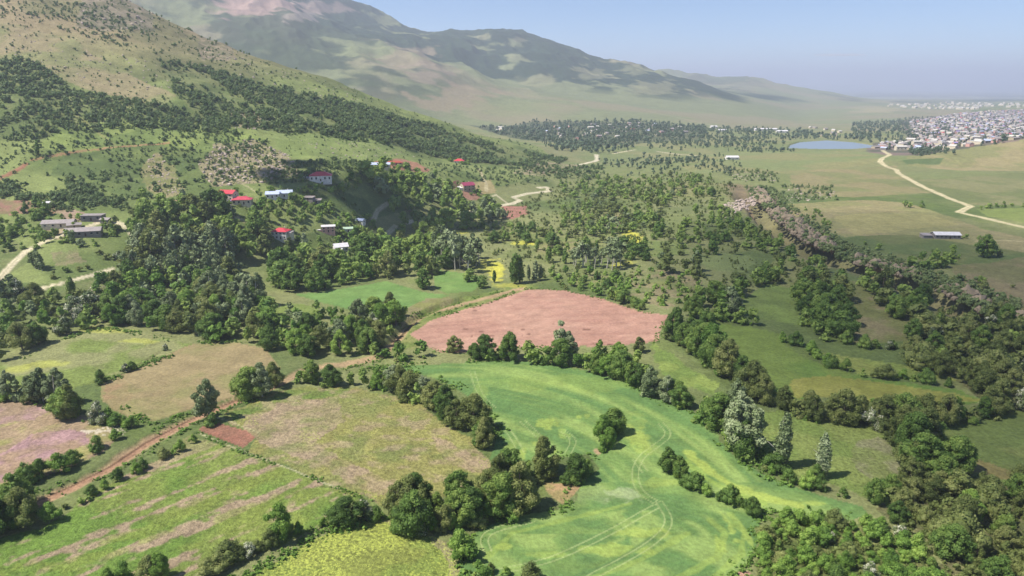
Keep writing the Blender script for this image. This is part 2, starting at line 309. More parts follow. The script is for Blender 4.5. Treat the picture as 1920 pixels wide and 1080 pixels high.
for q in ((1030,795,26,9,.8),(1055,812,12,14,.5),(1085,783,9,5,.7),(1100,780,8,6,.6),(1192,822,26,26,.75),(980,850,10,12,.8),(1010,832,12,5,.8),(1035,845,10,5,.6),(955,845,22,18,.5),(950,1026,20,9,.8),(1205,1000,60,7,.8),(1165,1030,70,6,.7),(1420,1000,9,26,.0),(1370,990,12,24,.8),(1350,1020,9,22,.7),(1400,1005,6,30,.7),(1530,945,24,5,.8),(1180,800,40,30,.35),(1020,1040,50,8,.5),(1250,905,60,8,.5),(1060,720,140,5,.3),(900,740,14,30,.35)):
    blob(q[0], q[1], q[2], q[3], YL, q[4]*.72, seed=int(q[0]), sc=3, rough=.7)
line([(1290,850),(1330,885),(1380,915),(1440,935),(1500,948)], 3.2, YL, .8, rough=.6)
line([(1285,865),(1320,895),(1370,922),(1430,945)], 2.2, (140,170,60), .7, rough=.6)
for i, q in enumerate(([(1370,965),(1395,1000),(1390,1040),(1340,1085)], [(1330,975),(1360,1000),(1345,1045),(1270,1085)], [(1060,1090),(1160,1050),(1240,1000)], [(1110,1085),(1200,1050),(1290,1000)], [(900,1060),(960,1000),(1060,975),(1180,945)])):
    line(q, 1.6, (138,165,62) if i != 2 else (74,112,62), .55, rough=.6)
TR = (168,184,120)
def tracks(q, gap=1.7, w=.36, a=.5):
    P = px(q); 
    for k in range(3): P = np.vstack([P[:1]]+[np.array([P[i]*.75+P[i+1]*.25, P[i]*.25+P[i+1]*.75]) for i in range(len(P)-1)]+[P[-1:]])
    T = np.gradient(P, axis=0); Nn = np.stack([-T[:, 1], T[:, 0]], 1); Nn /= np.linalg.norm(Nn, axis=1)[:, None]+1e-9
    for s in (-.5, .5): line(P+Nn*gap*s, w, TR, a, rough=.3)
tracks([(885,695),(893,722),(905,748),(925,765)]); tracks([(950,805),(965,825),(978,850)]); tracks([(1055,808),(1078,825),(1065,850)]); tracks([(980,790),(1010,818)])
tracks([(1238,793),(1258,815),(1225,840),(1200,858),(1188,890),(1200,925),(1235,945)]); tracks([(1192,862),(1210,885)])
tracks([(1235,940),(1258,975),(1240,1005),(1190,1040),(1120,1075),(1080,1100)]); tracks([(1230,950),(1160,990),(1080,1030),(1020,1055),(900,1080)], a=.5); tracks([(915,1035),(905,1010),(925,993),(1000,975)], a=.6)
region([(1025,905),(1060,905),(1090,912),(1080,930),(1055,948),(1035,935)], (170,140,104), (150,138,88), sc=3, jit=.4)
blob(1120,847,10,8,(178,142,118),.8); blob(1600,1000,10,18,(172,138,122),.9); blob(1395,1076,14,6,(178,132,120),.9)
blob(1130,930,60,14,(122,146,92),.5,sc=2,rough=.9); blob(1170,925,40,12,(160,176,134),.5,sc=1.5,rough=1)
# ======== ploughed field and neighbours
region([(740,655),(760,610),(800,580),(870,560),(960,535),(1010,535),(980,556),(860,590),(790,620),(780,655)], (128,136,72), (110,130,56), sc=6)
region([(990,542),(1060,544),(1130,561),(1200,584),(1272,595),(1275,602),(1240,614),(1235,640),(1150,648),(1060,650),(980,652),(860,662),(820,660),(788,642),(768,627),(810,601),(870,581),(930,562)], (182,142,126), (174,132,118), sc=25, name='ploughed_field', jit=.25, tuft=.12)
idx = np.nonzero(POLYS['ploughed_field'])[0]; st = vnoise(X[idx]/40, Y[idx]/2.2, 95)*.6+vnoise(X[idx]/14, Y[idx]/1.1, 96)*.4
a = sstep(.45, .75, st)*.3; C[idx] = C[idx]*(1-a)[:, None]+lin((196,156,138))*a[:, None]
a = (.5+.5*np.sin((Y[idx]*.97+X[idx]*.22+(n1[idx]-.5)*9)*2.6))*.16; C[idx] = C[idx]*(1-a)[:, None]+lin((140,96,80))*a[:, None]
a = sstep(.5, .7, fbm(X[idx], Y[idx], 26, 3, 131))*.2; C[idx] = C[idx]*(1-a)[:, None]+lin((166,122,106))*a[:, None]
a = sstep(.42, .25, st)*.3; C[idx] = C[idx]*(1-a)[:, None]+lin((160,114,102))*a[:, None]
for u, v, l in ((868,618,8),(909,621,9),(922,630,10),(986,617,7),(986,628,7),(1100,618,10),(882,632,3),(1150,645,9),(893,582,6),(1046,606,9)):
    line([(u-l,v+1),(u,v),(u+l,v-1)], .9, (104,68,56), .75)
region([(548,552),(600,548),(650,540),(722,527),(800,548),(845,553),(790,575),(750,590),(690,592),(640,577)], (98,138,64), (108,146,70), sc=16, name='clover_field', jit=.3, tuft=.15)
region([(812,505),(870,512),(912,522),(890,545),(840,550),(815,540)], (102,140,64), (112,146,70), sc=12, name='clover_field', jit=.3, tuft=.15)
region([(490,585),(540,568),(600,580),(600,592),(520,600)], (120,142,62), None, tuft=.5)
region([(735,592),(800,562),(845,556),(850,568),(790,590),(745,612)], (134,130,88), (128,132,72), sc=5)
# ======== centre valley meadows
region([(930,425),(1060,440),(1150,450),(1140,470),(1000,470),(920,450)], (128,136,78), (112,128,66), sc=12, alpha=.8)
for q in ((1188,446,22,16,.9),(932,508,16,22,.9),(915,498,20,16,.5),(980,456,24,5,.7),(780,441,16,5,.9),(860,436,30,5,.6),(1000,457,12,3,.8),(1165,495,30,8,.5),(1235,532,30,5,.5),(760,447,14,5,.8),(960,535,40,5,.4),(840,350,10,3,.3)): blob(q[0], q[1], q[2], q[3], (196,196,36), q[4], seed=int(q[1]), sc=2.5, rough=.5)
region([(1180,510),(1260,505),(1310,520),(1310,570),(1250,580),(1180,560)], (142,132,100), (120,130,78), sc=8, alpha=.85)
region([(1310,478),(1400,478),(1415,495),(1390,510),(1320,505)], (118,136,78), None, alpha=.7)
region([(1455,478),(1520,485),(1560,500),(1550,535),(1480,540),(1430,525)], (124,134,74), (130,134,82), sc=10, alpha=.8)
region([(1385,560),(1440,530),(1510,545),(1530,580),(1500,610),(1440,600),(1400,590)], (112,138,60), (98,122,56), sc=12, alpha=.85)
region([(1580,525),(1640,530),(1650,570),(1700,590),(1740,610),(1700,640),(1640,645),(1580,640),(1560,600)], (132,122,92), (112,118,66), sc=12, alpha=.85)
region([(1200,370),(1340,375),(1340,400),(1230,405)], (128,134,88), (112,124,74), sc=15, alpha=.8); region([(1240,400),(1330,405),(1310,440),(1240,430)], (118,130,76), None, alpha=.7)
region([(1305,598),(1400,612),(1462,625),(1480,650),(1550,692),(1640,708),(1750,727),(1845,742),(1800,757),(1700,762),(1600,748),(1500,752),(1440,737),(1370,692),(1330,652)], (96,128,46), (106,130,50), sc=22, name='hay_meadow', tuft=.3)
region([(1480,715),(1560,705),(1640,715),(1750,735),(1840,745),(1700,762),(1600,748),(1500,750)], (148,146,62), (136,136,52), sc=12, alpha=.75)
region([(1540,660),(1640,680),(1720,690),(1800,715),(1700,712),(1600,700)], (128,142,62), (112,132,54), sc=10)
region([(1230,640),(1290,690),(1350,720),(1340,745),(1270,720),(1225,680)], (124,146,62), (104,130,54), sc=8)
region([(1425,770),(1500,770),(1560,790),(1650,800),(1695,830),(1730,890),(1742,930),(1650,942),(1570,917),(1480,892),(1430,872),(1405,800)], (112,136,58), (124,142,66), sc=9, name='small_meadow', tuft=.8)
region([(1590,830),(1660,820),(1710,880),(1700,920),(1640,900),(1590,870)], (142,138,112), (122,134,74), sc=7, alpha=.7)
region([(1735,800),(1830,780),(1960,770),(1960,920),(1850,905),(1800,885),(1760,845)], (100,120,56), (112,122,60), sc=20, name='dull_meadow', tuft=.4)
region([(1790,840),(1850,870),(1960,900),(1900,905),(1820,890)], (140,120,78), None, alpha=.6)
region([(1790,600),(1850,600),(1850,640),(1810,650)], (120,136,66), None, alpha=.8)
for q, c1, c2 in (([(1240,345),(1330,342),(1350,365),(1260,368)],(138,136,92),(120,130,74)),([(1000,455),(1080,452),(1090,470),(1010,478)],(146,140,98),(126,132,76)),([(1130,400),(1180,395),(1185,420),(1140,430)],(150,136,104),(130,130,84)),([(1200,455),(1270,450),(1290,475),(1215,482)],(112,134,66),(124,140,74)),([(1330,440),(1390,445),(1400,470),(1340,470)],(134,138,86),(116,128,70)),([(1080,505),(1160,512),(1150,540),(1060,535)],(140,136,96),(116,130,68)),([(1180,330),(1290,328),(1300,340),(1190,343)],(112,130,76),(130,136,86)),([(640,515),(700,505),(690,522),(620,540)],(112,132,62),(126,136,74))):
    region(q, c1, c2, sc=9, alpha=.8)
region([(1640,960),(1700,905),(1790,925),(1860,905),(1960,915),(1960,1120),(1780,1120),(1750,1020)], (96,106,60), (116,116,76), sc=5, alpha=.9, tuft=1.0)
region([(1435,985),(1560,978),(1640,985),(1740,1050),(1760,1110),(1400,1110),(1425,1030)], (92,114,48), (120,128,70), sc=4, alpha=.9, tuft=1.0)
region([(1700,615),(1790,600),(1930,650),(1960,760),(1880,780),(1790,715),(1710,680)], (96,106,58), (112,114,72), sc=6, alpha=.9, tuft=1.0)
# ======== plateau on the right
region([(1455,392),(1520,380),(1620,375),(1700,380),(1760,400),(1840,428),(1960,455),(1960,480),(1800,455),(1660,440),(1580,445),(1530,425)], (150,142,100), (138,138,88), sc=35, alpha=.9)
region([(1560,405),(1640,400),(1740,402),(1800,420),(1700,432),(1600,440)], (158,154,96), (150,148,92), sc=30, alpha=.7)
region([(1600,445),(1700,440),(1800,455),(1960,480),(1960,520),(1800,510),(1700,490),(1620,470)], (92,112,58), (108,118,66), sc=25, alpha=.85)
region([(1780,500),(1960,480),(1960,620),(1880,580),(1800,540)], (140,124,96), (118,116,74), sc=14, alpha=.75)
region([(1240,300),(1400,282),(1640,283),(1650,300),(1500,325),(1300,325)], (124,138,84), (138,138,90), sc=60, alpha=.75)
region([(1480,320),(1680,310),(1720,340),(1760,360),(1600,370),(1490,365)], (150,138,100), (128,132,84), sc=40, alpha=.7)
region([(1700,290),(1800,275),(1960,256),(1960,320),(1800,320),(1700,310)], (156,144,104), (134,136,86), sc=45, alpha=.85)
region([(1690,300),(1770,296),(1760,308),(1700,308)], (78,108,62), None, alpha=.8)
region([(1680,340),(1960,320),(1960,385),(1830,385),(1740,360)], (132,132,90), (112,122,74), sc=30, alpha=.8)
region([(1830,392),(1960,390),(1960,425),(1850,405)], (122,140,64), None, alpha=.8)
region([(1200,345),(1380,345),(1390,372),(1250,372)], (112,126,70), (130,132,84), sc=18, alpha=.7)
# gorge flanks: bare earth between the rocks
idx = np.nonzero((X > GB[0]) & (X < GB[1]) & (Y > GB[2]) & (Y < GB[3]))[0]; d, s, sd = seg_dist(X[idx], Y[idx], g1[::-1])
a = (1-sstep(8, 26, d))*np.where(sd > 0, .5, .85); C[idx] = C[idx]*(1-a)[:, None]+(lin((108,96,78))*(1-n2[idx])[:, None]+lin((150,128,104))*n2[idx][:, None])*a[:, None]
# mountain details: pale scree, rock face at the top left, brown slope
for q in ((480,12,100,22,(170,142,136),.85),(430,8,60,12,(176,148,140),.7),(560,30,50,14,(176,160,152),.6),(610,12,60,16,(150,130,122),.7),(760,110,70,26,(150,136,112),.7),(800,140,60,26,(150,134,118),.6),(860,185,90,30,(150,134,110),.7),(640,160,70,22,(130,138,98),.6),(1010,150,40,16,(140,142,104),.7),(1110,140,30,14,(138,140,106),.5),(1190,130,40,12,(138,142,104),.5),(1230,165,50,16,(140,142,106),.6),(970,75,16,7,(130,130,98),.6),(1400,160,60,10,(140,138,108),.5),(1090,130,22,9,(138,138,100),.6),(960,200,90,18,(128,136,92),.6),(1640,205,60,7,(156,150,116),.7)):
    p = at(q[0], q[1]); rx = q[2]/ppm(p); m = np.nonzero((abs(X/Y-p.x/p.y) < 1.5*q[2]/F) & (abs(Y-p.y) < 900) & (Y > 1900))[0]
    U, V = project(X[m], Y[m], Z[m]); d = np.hypot((U-q[0])/q[2], (V-q[1])/q[3])+(fbm(X[m], Y[m], 60, 3, 88)-.5)*1.6
    a = (1-sstep(.55, .95, d))*q[5]; C[m] = C[m]*(1-a)[:, None]+lin(q[4])*a[:, None]
# far plain streaks, town ground
region([(1690,225),(1800,212),(1960,203),(1960,258),(1850,272),(1780,283),(1720,292),(1620,284),(1640,268),(1700,262)], (128,112,106), (92,96,80), sc=60, jit=2, name=None)
region([(880,235),(1000,228),(1200,232),(1320,238),(1320,262),(1180,270),(1100,275),(980,262)], (84,96,70), (104,112,80), sc=40, jit=3)
line([(1200,205),(1280,222),(1340,236)], 8, (168,160,130), .6); line([(1120,232),(1300,238)], 5, (160,150,128), .4)
# ======== roads and tracks
line(r1, 4.4, (172,146,112), .95, 'dirt_road', rough=.3)
line(r1[11:], 2.6, (160,118,96), .7); line(r1[12:]+np.array([-.3, 1.9]), .8, (92,68,50), .8); line(d1+np.array([0, -1.2]), 1.3, (70,62,42), .85)
line([(410,783),(440,794),(487,812)], .5, (176,172,128), .8); line([(372,812),(420,832),(460,848),(500,862),(560,886),(640,918)], .55, (178,178,138), .85)
line([(300,660),(250,690),(186,724)], 1.0, (92,92,56), .7)
GR = (205,196,168)
line([(-20,545),(8,512),(30,488),(50,470),(95,448),(130,437),(165,425),(205,412),(235,425),(255,442)], 4.0, GR, .95, 'gravel_road')
line([(-20,590),(40,556),(75,542),(130,528),(165,518),(210,505)], 3.4, GR, .95, 'gravel_road')
line([(700,412),(708,395),(725,382),(745,376)], 3.2, (186,180,150), .9, 'gravel_road'); line([(715,450),(728,437),(742,424)], 3.2, (190,186,150), .9, 'gravel_road')
line([(760,417),(800,412),(850,403),(900,392),(960,382),(975,376),(962,370),(990,363),(1030,358),(1026,351),(1010,352)], 4.2, (216,208,182), .95, 'gravel_road')
line([(895,315),(905,330),(912,345),(912,358)], 3.0, (186,176,138), .9, 'gravel_road'); line([(905,385),(915,372),(930,365),(950,380)], 2.2, GR, .7)
line([(1085,309),(1100,306),(1120,300),(1118,290)], 6, (214,206,184), .95, 'gravel_road'); line([(1150,288),(1190,281)], 5, GR, .9, 'gravel_road'); line([(1232,284),(1280,290),(1310,292)], 5, GR, .9, 'gravel_road')
line([(1655,282),(1668,290),(1650,303),(1680,318),(1685,325),(1730,350),(1780,372),(1820,387),(1798,398),(1850,410),(1960,436)], 6.0, (204,194,156), .95, 'gravel_road', edge=.2, rough=.1)
line([(1830,452),(1870,450),(1960,456)], 2.5, (188,178,140), .7)
line([(-20,345),(15,328),(48,308)], 4.5, (156,104,84), .9, 'earth_track'); line([(60,300),(110,290),(160,282),(240,274),(315,268)], 3.0, (164,124,92), .85, 'earth_track')
line([(140,212),(180,245),(220,275)], 1.6, (150,146,92), .6)
line([(430,400),(450,410),(465,418)], 2.6, (196,184,150), .85); line([(455,345),(480,360)], 1.5, (176,170,130), .7)
# everything a little uneven
lum = (C*np.array([.25, .6, .15])).sum(1)[:, None]; C = lum+(C-lum)*.84; C *= np.array([1.05, 1.0, .90])
j = .86+.28*fbm(X, Y, 5, 4, 99); C *= j[:, None]*1.05; C = np.clip(C, .01, .8)
# ------------------------------------------------------------------ materials
MATS = {}
def new_mat(name):
    m = bpy.data.materials.new(name); m.use_nodes = True; MATS[name] = m; return m, m.node_tree, m.node_tree.nodes['Principled BSDF']
def ground_mat():
    m, t, b = new_mat('ground_cover'); n = t.nodes; l = t.links
    b.inputs['Roughness'].default_value = .95; b.inputs['Specular IOR Level'].default_value = .15
    vc = n.new('ShaderNodeAttribute'); vc.attribute_name = 'cover'; tf = n.new('ShaderNodeAttribute'); tf.attribute_name = 'tuft'
    tc = n.new('ShaderNodeTexCoord')
    def noise(s, d, r=.6):
        q = n.new('ShaderNodeTexNoise'); q.inputs['Scale'].default_value = s; q.inputs['Detail'].default_value = d; q.inputs['Roughness'].default_value = r
        l.new(tc.outputs['Object'], q.inputs['Vector']); return q
    a = noise(.9, 4, .7); c = noise(.16, 4, .65)
    r1_ = n.new('ShaderNodeMapRange'); r1_.inputs[1].default_value = .3; r1_.inputs[2].default_value = .7; r1_.inputs[3].default_value = .55; r1_.inputs[4].default_value = 1.45; l.new(a.outputs[0], r1_.inputs[0])
    r2_ = n.new('ShaderNodeMapRange'); r2_.inputs[1].default_value = .3; r2_.inputs[2].default_value = .7; r2_.inputs[3].default_value = .86; r2_.inputs[4].default_value = 1.14; l.new(c.outputs[0], r2_.inputs[0])
    am = n.new('ShaderNodeMath'); am.operation = 'MULTIPLY_ADD'; am.inputs[1].default_value = .75; am.inputs[2].default_value = .35; l.new(tf.outputs['Fac'], am.inputs[0])
    mf = n.new('ShaderNodeMix'); mf.data_type = 'FLOAT'; mf.inputs[2].default_value = 1; l.new(am.outputs[0], mf.inputs[0]); l.new(r1_.outputs[0], mf.inputs[3])
    mu = n.new('ShaderNodeMath'); mu.operation = 'MULTIPLY'; l.new(mf.outputs[0], mu.inputs[0]); l.new(r2_.outputs[0], mu.inputs[1])
    sc = n.new('ShaderNodeVectorMath'); sc.operation = 'SCALE'; l.new(vc.outputs['Color'], sc.inputs[0]); l.new(mu.outputs[0], sc.inputs['Scale'])
    bl = n.new('ShaderNodeAttribute'); bl.attribute_name = 'bloom'; fn = noise(1.5, 3, .7)
    th = n.new('ShaderNodeMath'); th.operation = 'ADD'; l.new(fn.outputs[0], th.inputs[0]); bs = n.new('ShaderNodeMath'); bs.operation = 'MULTIPLY'; bs.inputs[1].default_value = .22; l.new(bl.outputs['Fac'], bs.inputs[0]); l.new(bs.outputs[0], th.inputs[1])
    r3_ = n.new('ShaderNodeMapRange'); r3_.inputs[1].default_value = .64; r3_.inputs[2].default_value = .80; l.new(th.outputs[0], r3_.inputs[0])
    m3 = n.new('ShaderNodeMath'); m3.operation = 'MULTIPLY'; l.new(r3_.outputs[0], m3.inputs[0]); gz = n.new('ShaderNodeMath'); gz.operation = 'GREATER_THAN'; gz.inputs[1].default_value = .02; l.new(bl.outputs['Fac'], gz.inputs[0]); l.new(gz.outputs[0], m3.inputs[1])
    mb = n.new('ShaderNodeMix'); mb.data_type = 'RGBA'; l.new(m3.outputs[0], mb.inputs[0]); l.new(sc.outputs[0], mb.inputs[6]); mb.inputs[7].default_value = tuple(lin((184,194,92)))+(1,)
    l.new(mb.outputs[2], b.inputs['Base Color'])
    bu = n.new('ShaderNodeBump'); bu.inputs['Distance'].default_value = .8; st = n.new('ShaderNodeMath'); st.operation = 'MULTIPLY_ADD'; st.inputs[1].default_value = .8; st.inputs[2].default_value = .3
    l.new(tf.outputs['Fac'], st.inputs[0]); l.new(st.outputs[0], bu.inputs['Strength']); l.new(a.outputs[0], bu.inputs['Height']); l.new(bu.outputs[0], b.inputs['Normal'])
    return m
GM = ground_mat()
def mesh_np(name, co, faces, mats, smooth=True, fattr=None, vcol=None, vfl=None, mi=None, vbl=None):
    me = bpy.data.meshes.new(name); k = faces.shape[1]
    me.vertices.add(len(co)); me.vertices.foreach_set('co', np.ascontiguousarray(co, np.float32).ravel())
    me.loops.add(faces.size); me.loops.foreach_set('vertex_index', np.ascontiguousarray(faces, np.int32).ravel())
    me.polygons.add(len(faces)); me.polygons.foreach_set('loop_start', np.arange(0, faces.size, k, dtype=np.int32))
    me.polygons.foreach_set('use_smooth', np.full(len(faces), smooth))
    if mi is not None: me.polygons.foreach_set('material_index', np.ascontiguousarray(mi, np.int32))
    for m in mats: me.materials.append(m)
    me.update(calc_edges=True)
    if vcol is not None:
        a = me.attributes.new('cover', 'FLOAT_COLOR', 'POINT'); a.data.foreach_set('color', np.hstack([vcol, np.ones((len(co), 1))]).astype(np.float32).ravel())
    if vfl is not None:
        a = me.attributes.new('tuft', 'FLOAT', 'POINT'); a.data.foreach_set('value', vfl.astype(np.float32))
    if vbl is not None:
        a = me.attributes.new('bloom', 'FLOAT', 'POINT'); a.data.foreach_set('value', vbl.astype(np.float32))
    if fattr is not None:
        a = me.attributes.new('tint', 'FLOAT', 'FACE'); a.data.foreach_set('value', fattr.astype(np.float32))
    return me
def link(name, me, label=None, cat=None, group=None, kind=None, parent=None, loc=None):
    o = bpy.data.objects.new(name, me); COL.objects.link(o)
    if label: o['label'] = label
    if cat: o['category'] = cat
    if group: o['group'] = group
    if kind: o['kind'] = kind
    if parent: o.parent = parent
    if loc is not None: o.location = loc
    return o
ii, jj = np.meshgrid(np.arange(nr-1), np.arange(nc-1), indexing='ij'); q0 = (ii*nc+jj).ravel()
FACES = np.stack([q0, q0+1, q0+nc+1, q0+nc], 1)
CO = np.stack([X, Y, Z], 1)
link('ground', mesh_np('ground', CO, FACES, [GM], vcol=C, vfl=TUFT, vbl=BLOOM), kind='structure')
POLYS['road_all'] = POLYS['dirt_road'] | POLYS['gravel_road'] | POLYS['earth_track']
used = POLYS.pop('road_all')
for name, m in POLYS.items():
    if name not in ('dirt_road', 'gravel_road', 'earth_track'): m = m & ~used
    f = FACES[m[FACES].all(1)]
    if not len(f): continue
    ids, inv = np.unique(f, return_inverse=True); co = CO[ids].copy(); co[:, 2] += .05
    link(name, mesh_np(name, co, inv.reshape(f.shape), [GM], vcol=C[ids], vfl=TUFT[ids], vbl=BLOOM[ids]), kind='structure')
# reservoir
wm, wt, wb = new_mat('still_water'); wb.inputs['Base Color'].default_value = (.20, .25, .30, 1); wb.inputs['Roughness'].default_value = .4
wn = wt.nodes.new('ShaderNodeTexNoise'); wn.inputs['Scale'].default_value = .3; wu = wt.nodes.new('ShaderNodeBump'); wu.inputs['Strength'].default_value = .3
wt.links.new(wn.outputs[0], wu.inputs['Height']); wt.links.new(wu.outputs[0], wb.inputs['Normal'])
pts = LK-LK.mean(0); pts = pts*1.0+LK.mean(0); me = bpy.data.meshes.new('reservoir'); me.from_pydata([(a, b, LAKEZ) for a, b in pts], [], [list(range(len(pts)))]); me.materials.append(wm)
link('reservoir', me, kind='structure')
# ------------------------------------------------------------------ foliage materials
def leaf_mat(name, dark, mid, light, accent=None, acc_at=.8, transl=.34):
    m, t, b = new_mat(name); n = t.nodes; l = t.links
    at_ = n.new('ShaderNodeAttribute'); at_.attribute_name = 'tint'; oi = n.new('ShaderNodeObjectInfo')
    mx = n.new('ShaderNodeMath'); mx.operation = 'MULTIPLY_ADD'; mx.inputs[1].default_value = .45; l.new(oi.outputs['Random'], mx.inputs[0])
    m2 = n.new('ShaderNodeMath'); m2.operation = 'MULTIPLY'; m2.inputs[1].default_value = .55; l.new(at_.outputs['Fac'], m2.inputs[0]); l.new(m2.outputs[0], mx.inputs[2])
    cr = n.new('ShaderNodeValToRGB'); e = cr.color_ramp.elements
    def c4(c): return tuple(lin(c)/K)+(1,)
    e[0].position = .12; e[0].color = c4(dark); e[1].position = .85; e[1].color = c4(light); q = e.new(.5); q.color = c4(mid)
    l.new(mx.outputs[0], cr.inputs[0]); out = cr.outputs[0]
    if accent:
        gt_ = n.new('ShaderNodeMath'); gt_.operation = 'GREATER_THAN'; gt_.inputs[1].default_value = acc_at; l.new(at_.outputs['Fac'], gt_.inputs[0])
        mr = n.new('ShaderNodeMix'); mr.data_type = 'RGBA'; l.new(gt_.outputs[0], mr.inputs[0]); l.new(out, mr.inputs[6]); mr.inputs[7].default_value = c4(accent); out = mr.outputs[2]
    l.new(out, b.inputs['Base Color']); b.inputs['Roughness'].default_value = .65; b.inputs['Specular IOR Level'].default_value = .25
    tr = n.new('ShaderNodeBsdfTranslucent'); l.new(out, tr.inputs['Color']); ms = n.new('ShaderNodeMixShader'); ms.inputs[0].default_value = transl
    l.new(b.outputs[0], ms.inputs[1]); l.new(tr.outputs[0], ms.inputs[2]); l.new(ms.outputs[0], t.nodes['Material Output'].inputs[0]); return m
LM = {
 'dark': leaf_mat('leaves_dark_green', (70,94,44), (102,130,60), (144,164,82)),
 'bright': leaf_mat('leaves_fresh_green', (84,116,50), (120,152,66), (160,184,90)),
 'olive': leaf_mat('leaves_dull_olive', (86,100,54), (118,130,70), (156,160,98)),
 'silver': leaf_mat('leaves_silver_grey', (88,104,66), (120,134,90), (156,166,126), transl=.1),
 'blossom': leaf_mat('leaves_with_white_blossom', (70,88,50), (104,118,74), (150,156,118), (206,204,182), .68, transl=.1),
 'scrub': leaf_mat('leaves_scrub', (76,98,60), (100,122,72), (134,146,94)),
 'far': leaf_mat('leaves_far_woods_hazed', (84,104,82), (106,124,94), (132,142,112)),  # paler, greyer leaves: extra look of haze put into the colour
}
def plain(name, c, rough=.9, noise=None, metal=0):
    m, t, b = new_mat(name); b.inputs['Roughness'].default_value = rough; b.inputs['Metallic'].default_value = metal; c = tuple(lin(c)/K)
    if noise:
        tc = t.nodes.new('ShaderNodeTexCoord'); q = t.nodes.new('ShaderNodeTexNoise'); q.inputs['Scale'].default_value = noise; q.inputs['Detail'].default_value = 4; t.links.new(tc.outputs['Object'], q.inputs['Vector'])
        mr = t.nodes.new('ShaderNodeMapRange'); mr.inputs[1].default_value = .3; mr.inputs[2].default_value = .7; mr.inputs[3].default_value = .75; mr.inputs[4].default_value = 1.2; t.links.new(q.outputs[0], mr.inputs[0])
        v = t.nodes.new('ShaderNodeVectorMath'); v.operation = 'SCALE'; v.inputs[0].default_value = c; t.links.new(mr.outputs[0], v.inputs['Scale']); t.links.new(v.outputs[0], b.inputs['Base Color'])
    else: b.inputs['Base Color'].default_value = c+(1,)
    return m
BARK = plain('bark', (96,88,76), noise=3); PALEBARK = plain('pale_bark', (178,172,158), noise=3)
# ------------------------------------------------------------------ crowns and trunks
ICO_V = ICO_F = None
def ico(sub):
    import bmesh
    bm = bmesh.new(); bmesh.ops.create_icosphere(bm, subdivisions=sub, radius=1); v = np.array([x.co[:] for x in bm.verts]); f = np.array([[w.index for w in x.verts] for x in bm.faces]); bm.free(); return v, f
ICO1 = ico(1); ICO2 = ico(2)
def crown(seed, w, h, z0, nl, nleaf, ls, top=.5, core=.74, spire=False, lr=(.26,.42), core_sub=1):
    """clumps of leaf sprays round an uneven ellipsoid: w half width, h crown height, z0 its underside"""
    g = np.random.RandomState(seed); cen = []; rad = []
    for k in range(nl):
        z = (k+.5)/nl if spire else g.beta(1.25, 1.15)
        prof = math.sin(math.pi*min(max(z, .05), .97)**top)**.55 if not spire else (.6+.4*math.sin(math.pi*z**.8))*(1-z**5*.45)
        a = g.rand()*6.283; r = g.uniform(*lr)*w*(1.25-.5*z if not spire else 1.25*prof)
        rr = max(w*prof-r*.7, 0)*g.uniform(.5, 1.0)*(1+.28*math.sin(a+seed)+.18*math.sin(2*a+seed*1.7))
        if spire: rr *= .45
        cen.append((math.cos(a)*rr, math.sin(a)*rr, z0+z*h*.9+.05*h)); rad.append(r)
    cen = np.array(cen); rad = np.array(rad); tint_l = g.rand(nl)
    V = []; Fq = []; T = []; nv = 0
    iv, if_ = ICO2 if core_sub == 2 else ICO1
    for c, r, tl in zip(cen, rad, tint_l):
        d = 1+(g.rand(len(iv), 1)-.5)*.4; vv = c+iv*r*core*d*np.array([1, 1, .9]); V.append(vv); Fq.append(np.hstack([if_, if_[:, 2:3]])+nv); T.append(np.clip(tl*.6+g.rand(len(if_))*.25, 0, 1)); nv += len(vv)
    k = g.choice(nl, nleaf, p=rad**2/np.sum(rad**2)); d = g.normal(size=(nleaf, 3)); d[:, 2] += .35; d /= np.linalg.norm(d, axis=1)[:, None]
    p = cen[k]+d*rad[k][:, None]*g.uniform(.72, 1.12, (nleaf, 1))*np.array([1, 1, .92])
    # drop sprays buried in another clump
    dist = np.linalg.norm(p[:, None]-cen[None], axis=2)/rad[None]; keep = (dist < .68).sum(1) == 0; p, d, k = p[keep], d[keep], k[keep]; n = len(p)
    nn = d*.9+g.normal(size=(n, 3))*.45; nn /= np.linalg.norm(nn, axis=1)[:, None]
    a = np.cross(nn, g.normal(size=(n, 3))); a /= np.linalg.norm(a, axis=1)[:, None]; b = np.cross(nn, a)
    s = ls*g.uniform(.6, 1.4, (n, 1)); a = a*s; b = b*s*.7
    Q = np.stack([p-a-b*.4, p+b*.9-a*.2, p+a+b*.3, p-b*.8+a*.3], 1).reshape(-1, 3); V.append(Q); Fq.append(np.arange(n*4).reshape(n, 4)+nv); T.append(np.clip(tint_l[k]*.55+g.rand(n)*.5, 0, 1))
    return np.vstack(V), Fq, np.concatenate(T)
def crown_mesh(name, mat, *a, **k):
    V, Fq, T = crown(*a, **k); f = np.vstack(Fq); nt_ = len(f)
    tri = f[:, 2] == f[:, 3]; me = bpy.data.meshes.new(name)
    lt = np.where(tri, 3, 4); tot = int(lt.sum()); idx = f.ravel()[~((np.arange(nt_*4) % 4 == 3) & np.repeat(tri, 4))]
    me.vertices.add(len(V)); me.vertices.foreach_set('co', V.astype(np.float32).ravel()); me.loops.add(tot); me.loops.foreach_set('vertex_index', idx.astype(np.int32))
    me.polygons.add(nt_); me.polygons.foreach_set('loop_start', np.concatenate([[0], np.cumsum(lt)[:-1]]).astype(np.int32)); me.materials.append(mat); me.update(calc_edges=True)
    at_ = me.attributes.new('tint', 'FLOAT', 'FACE'); at_.data.foreach_set('value', T.astype(np.float32)); return me
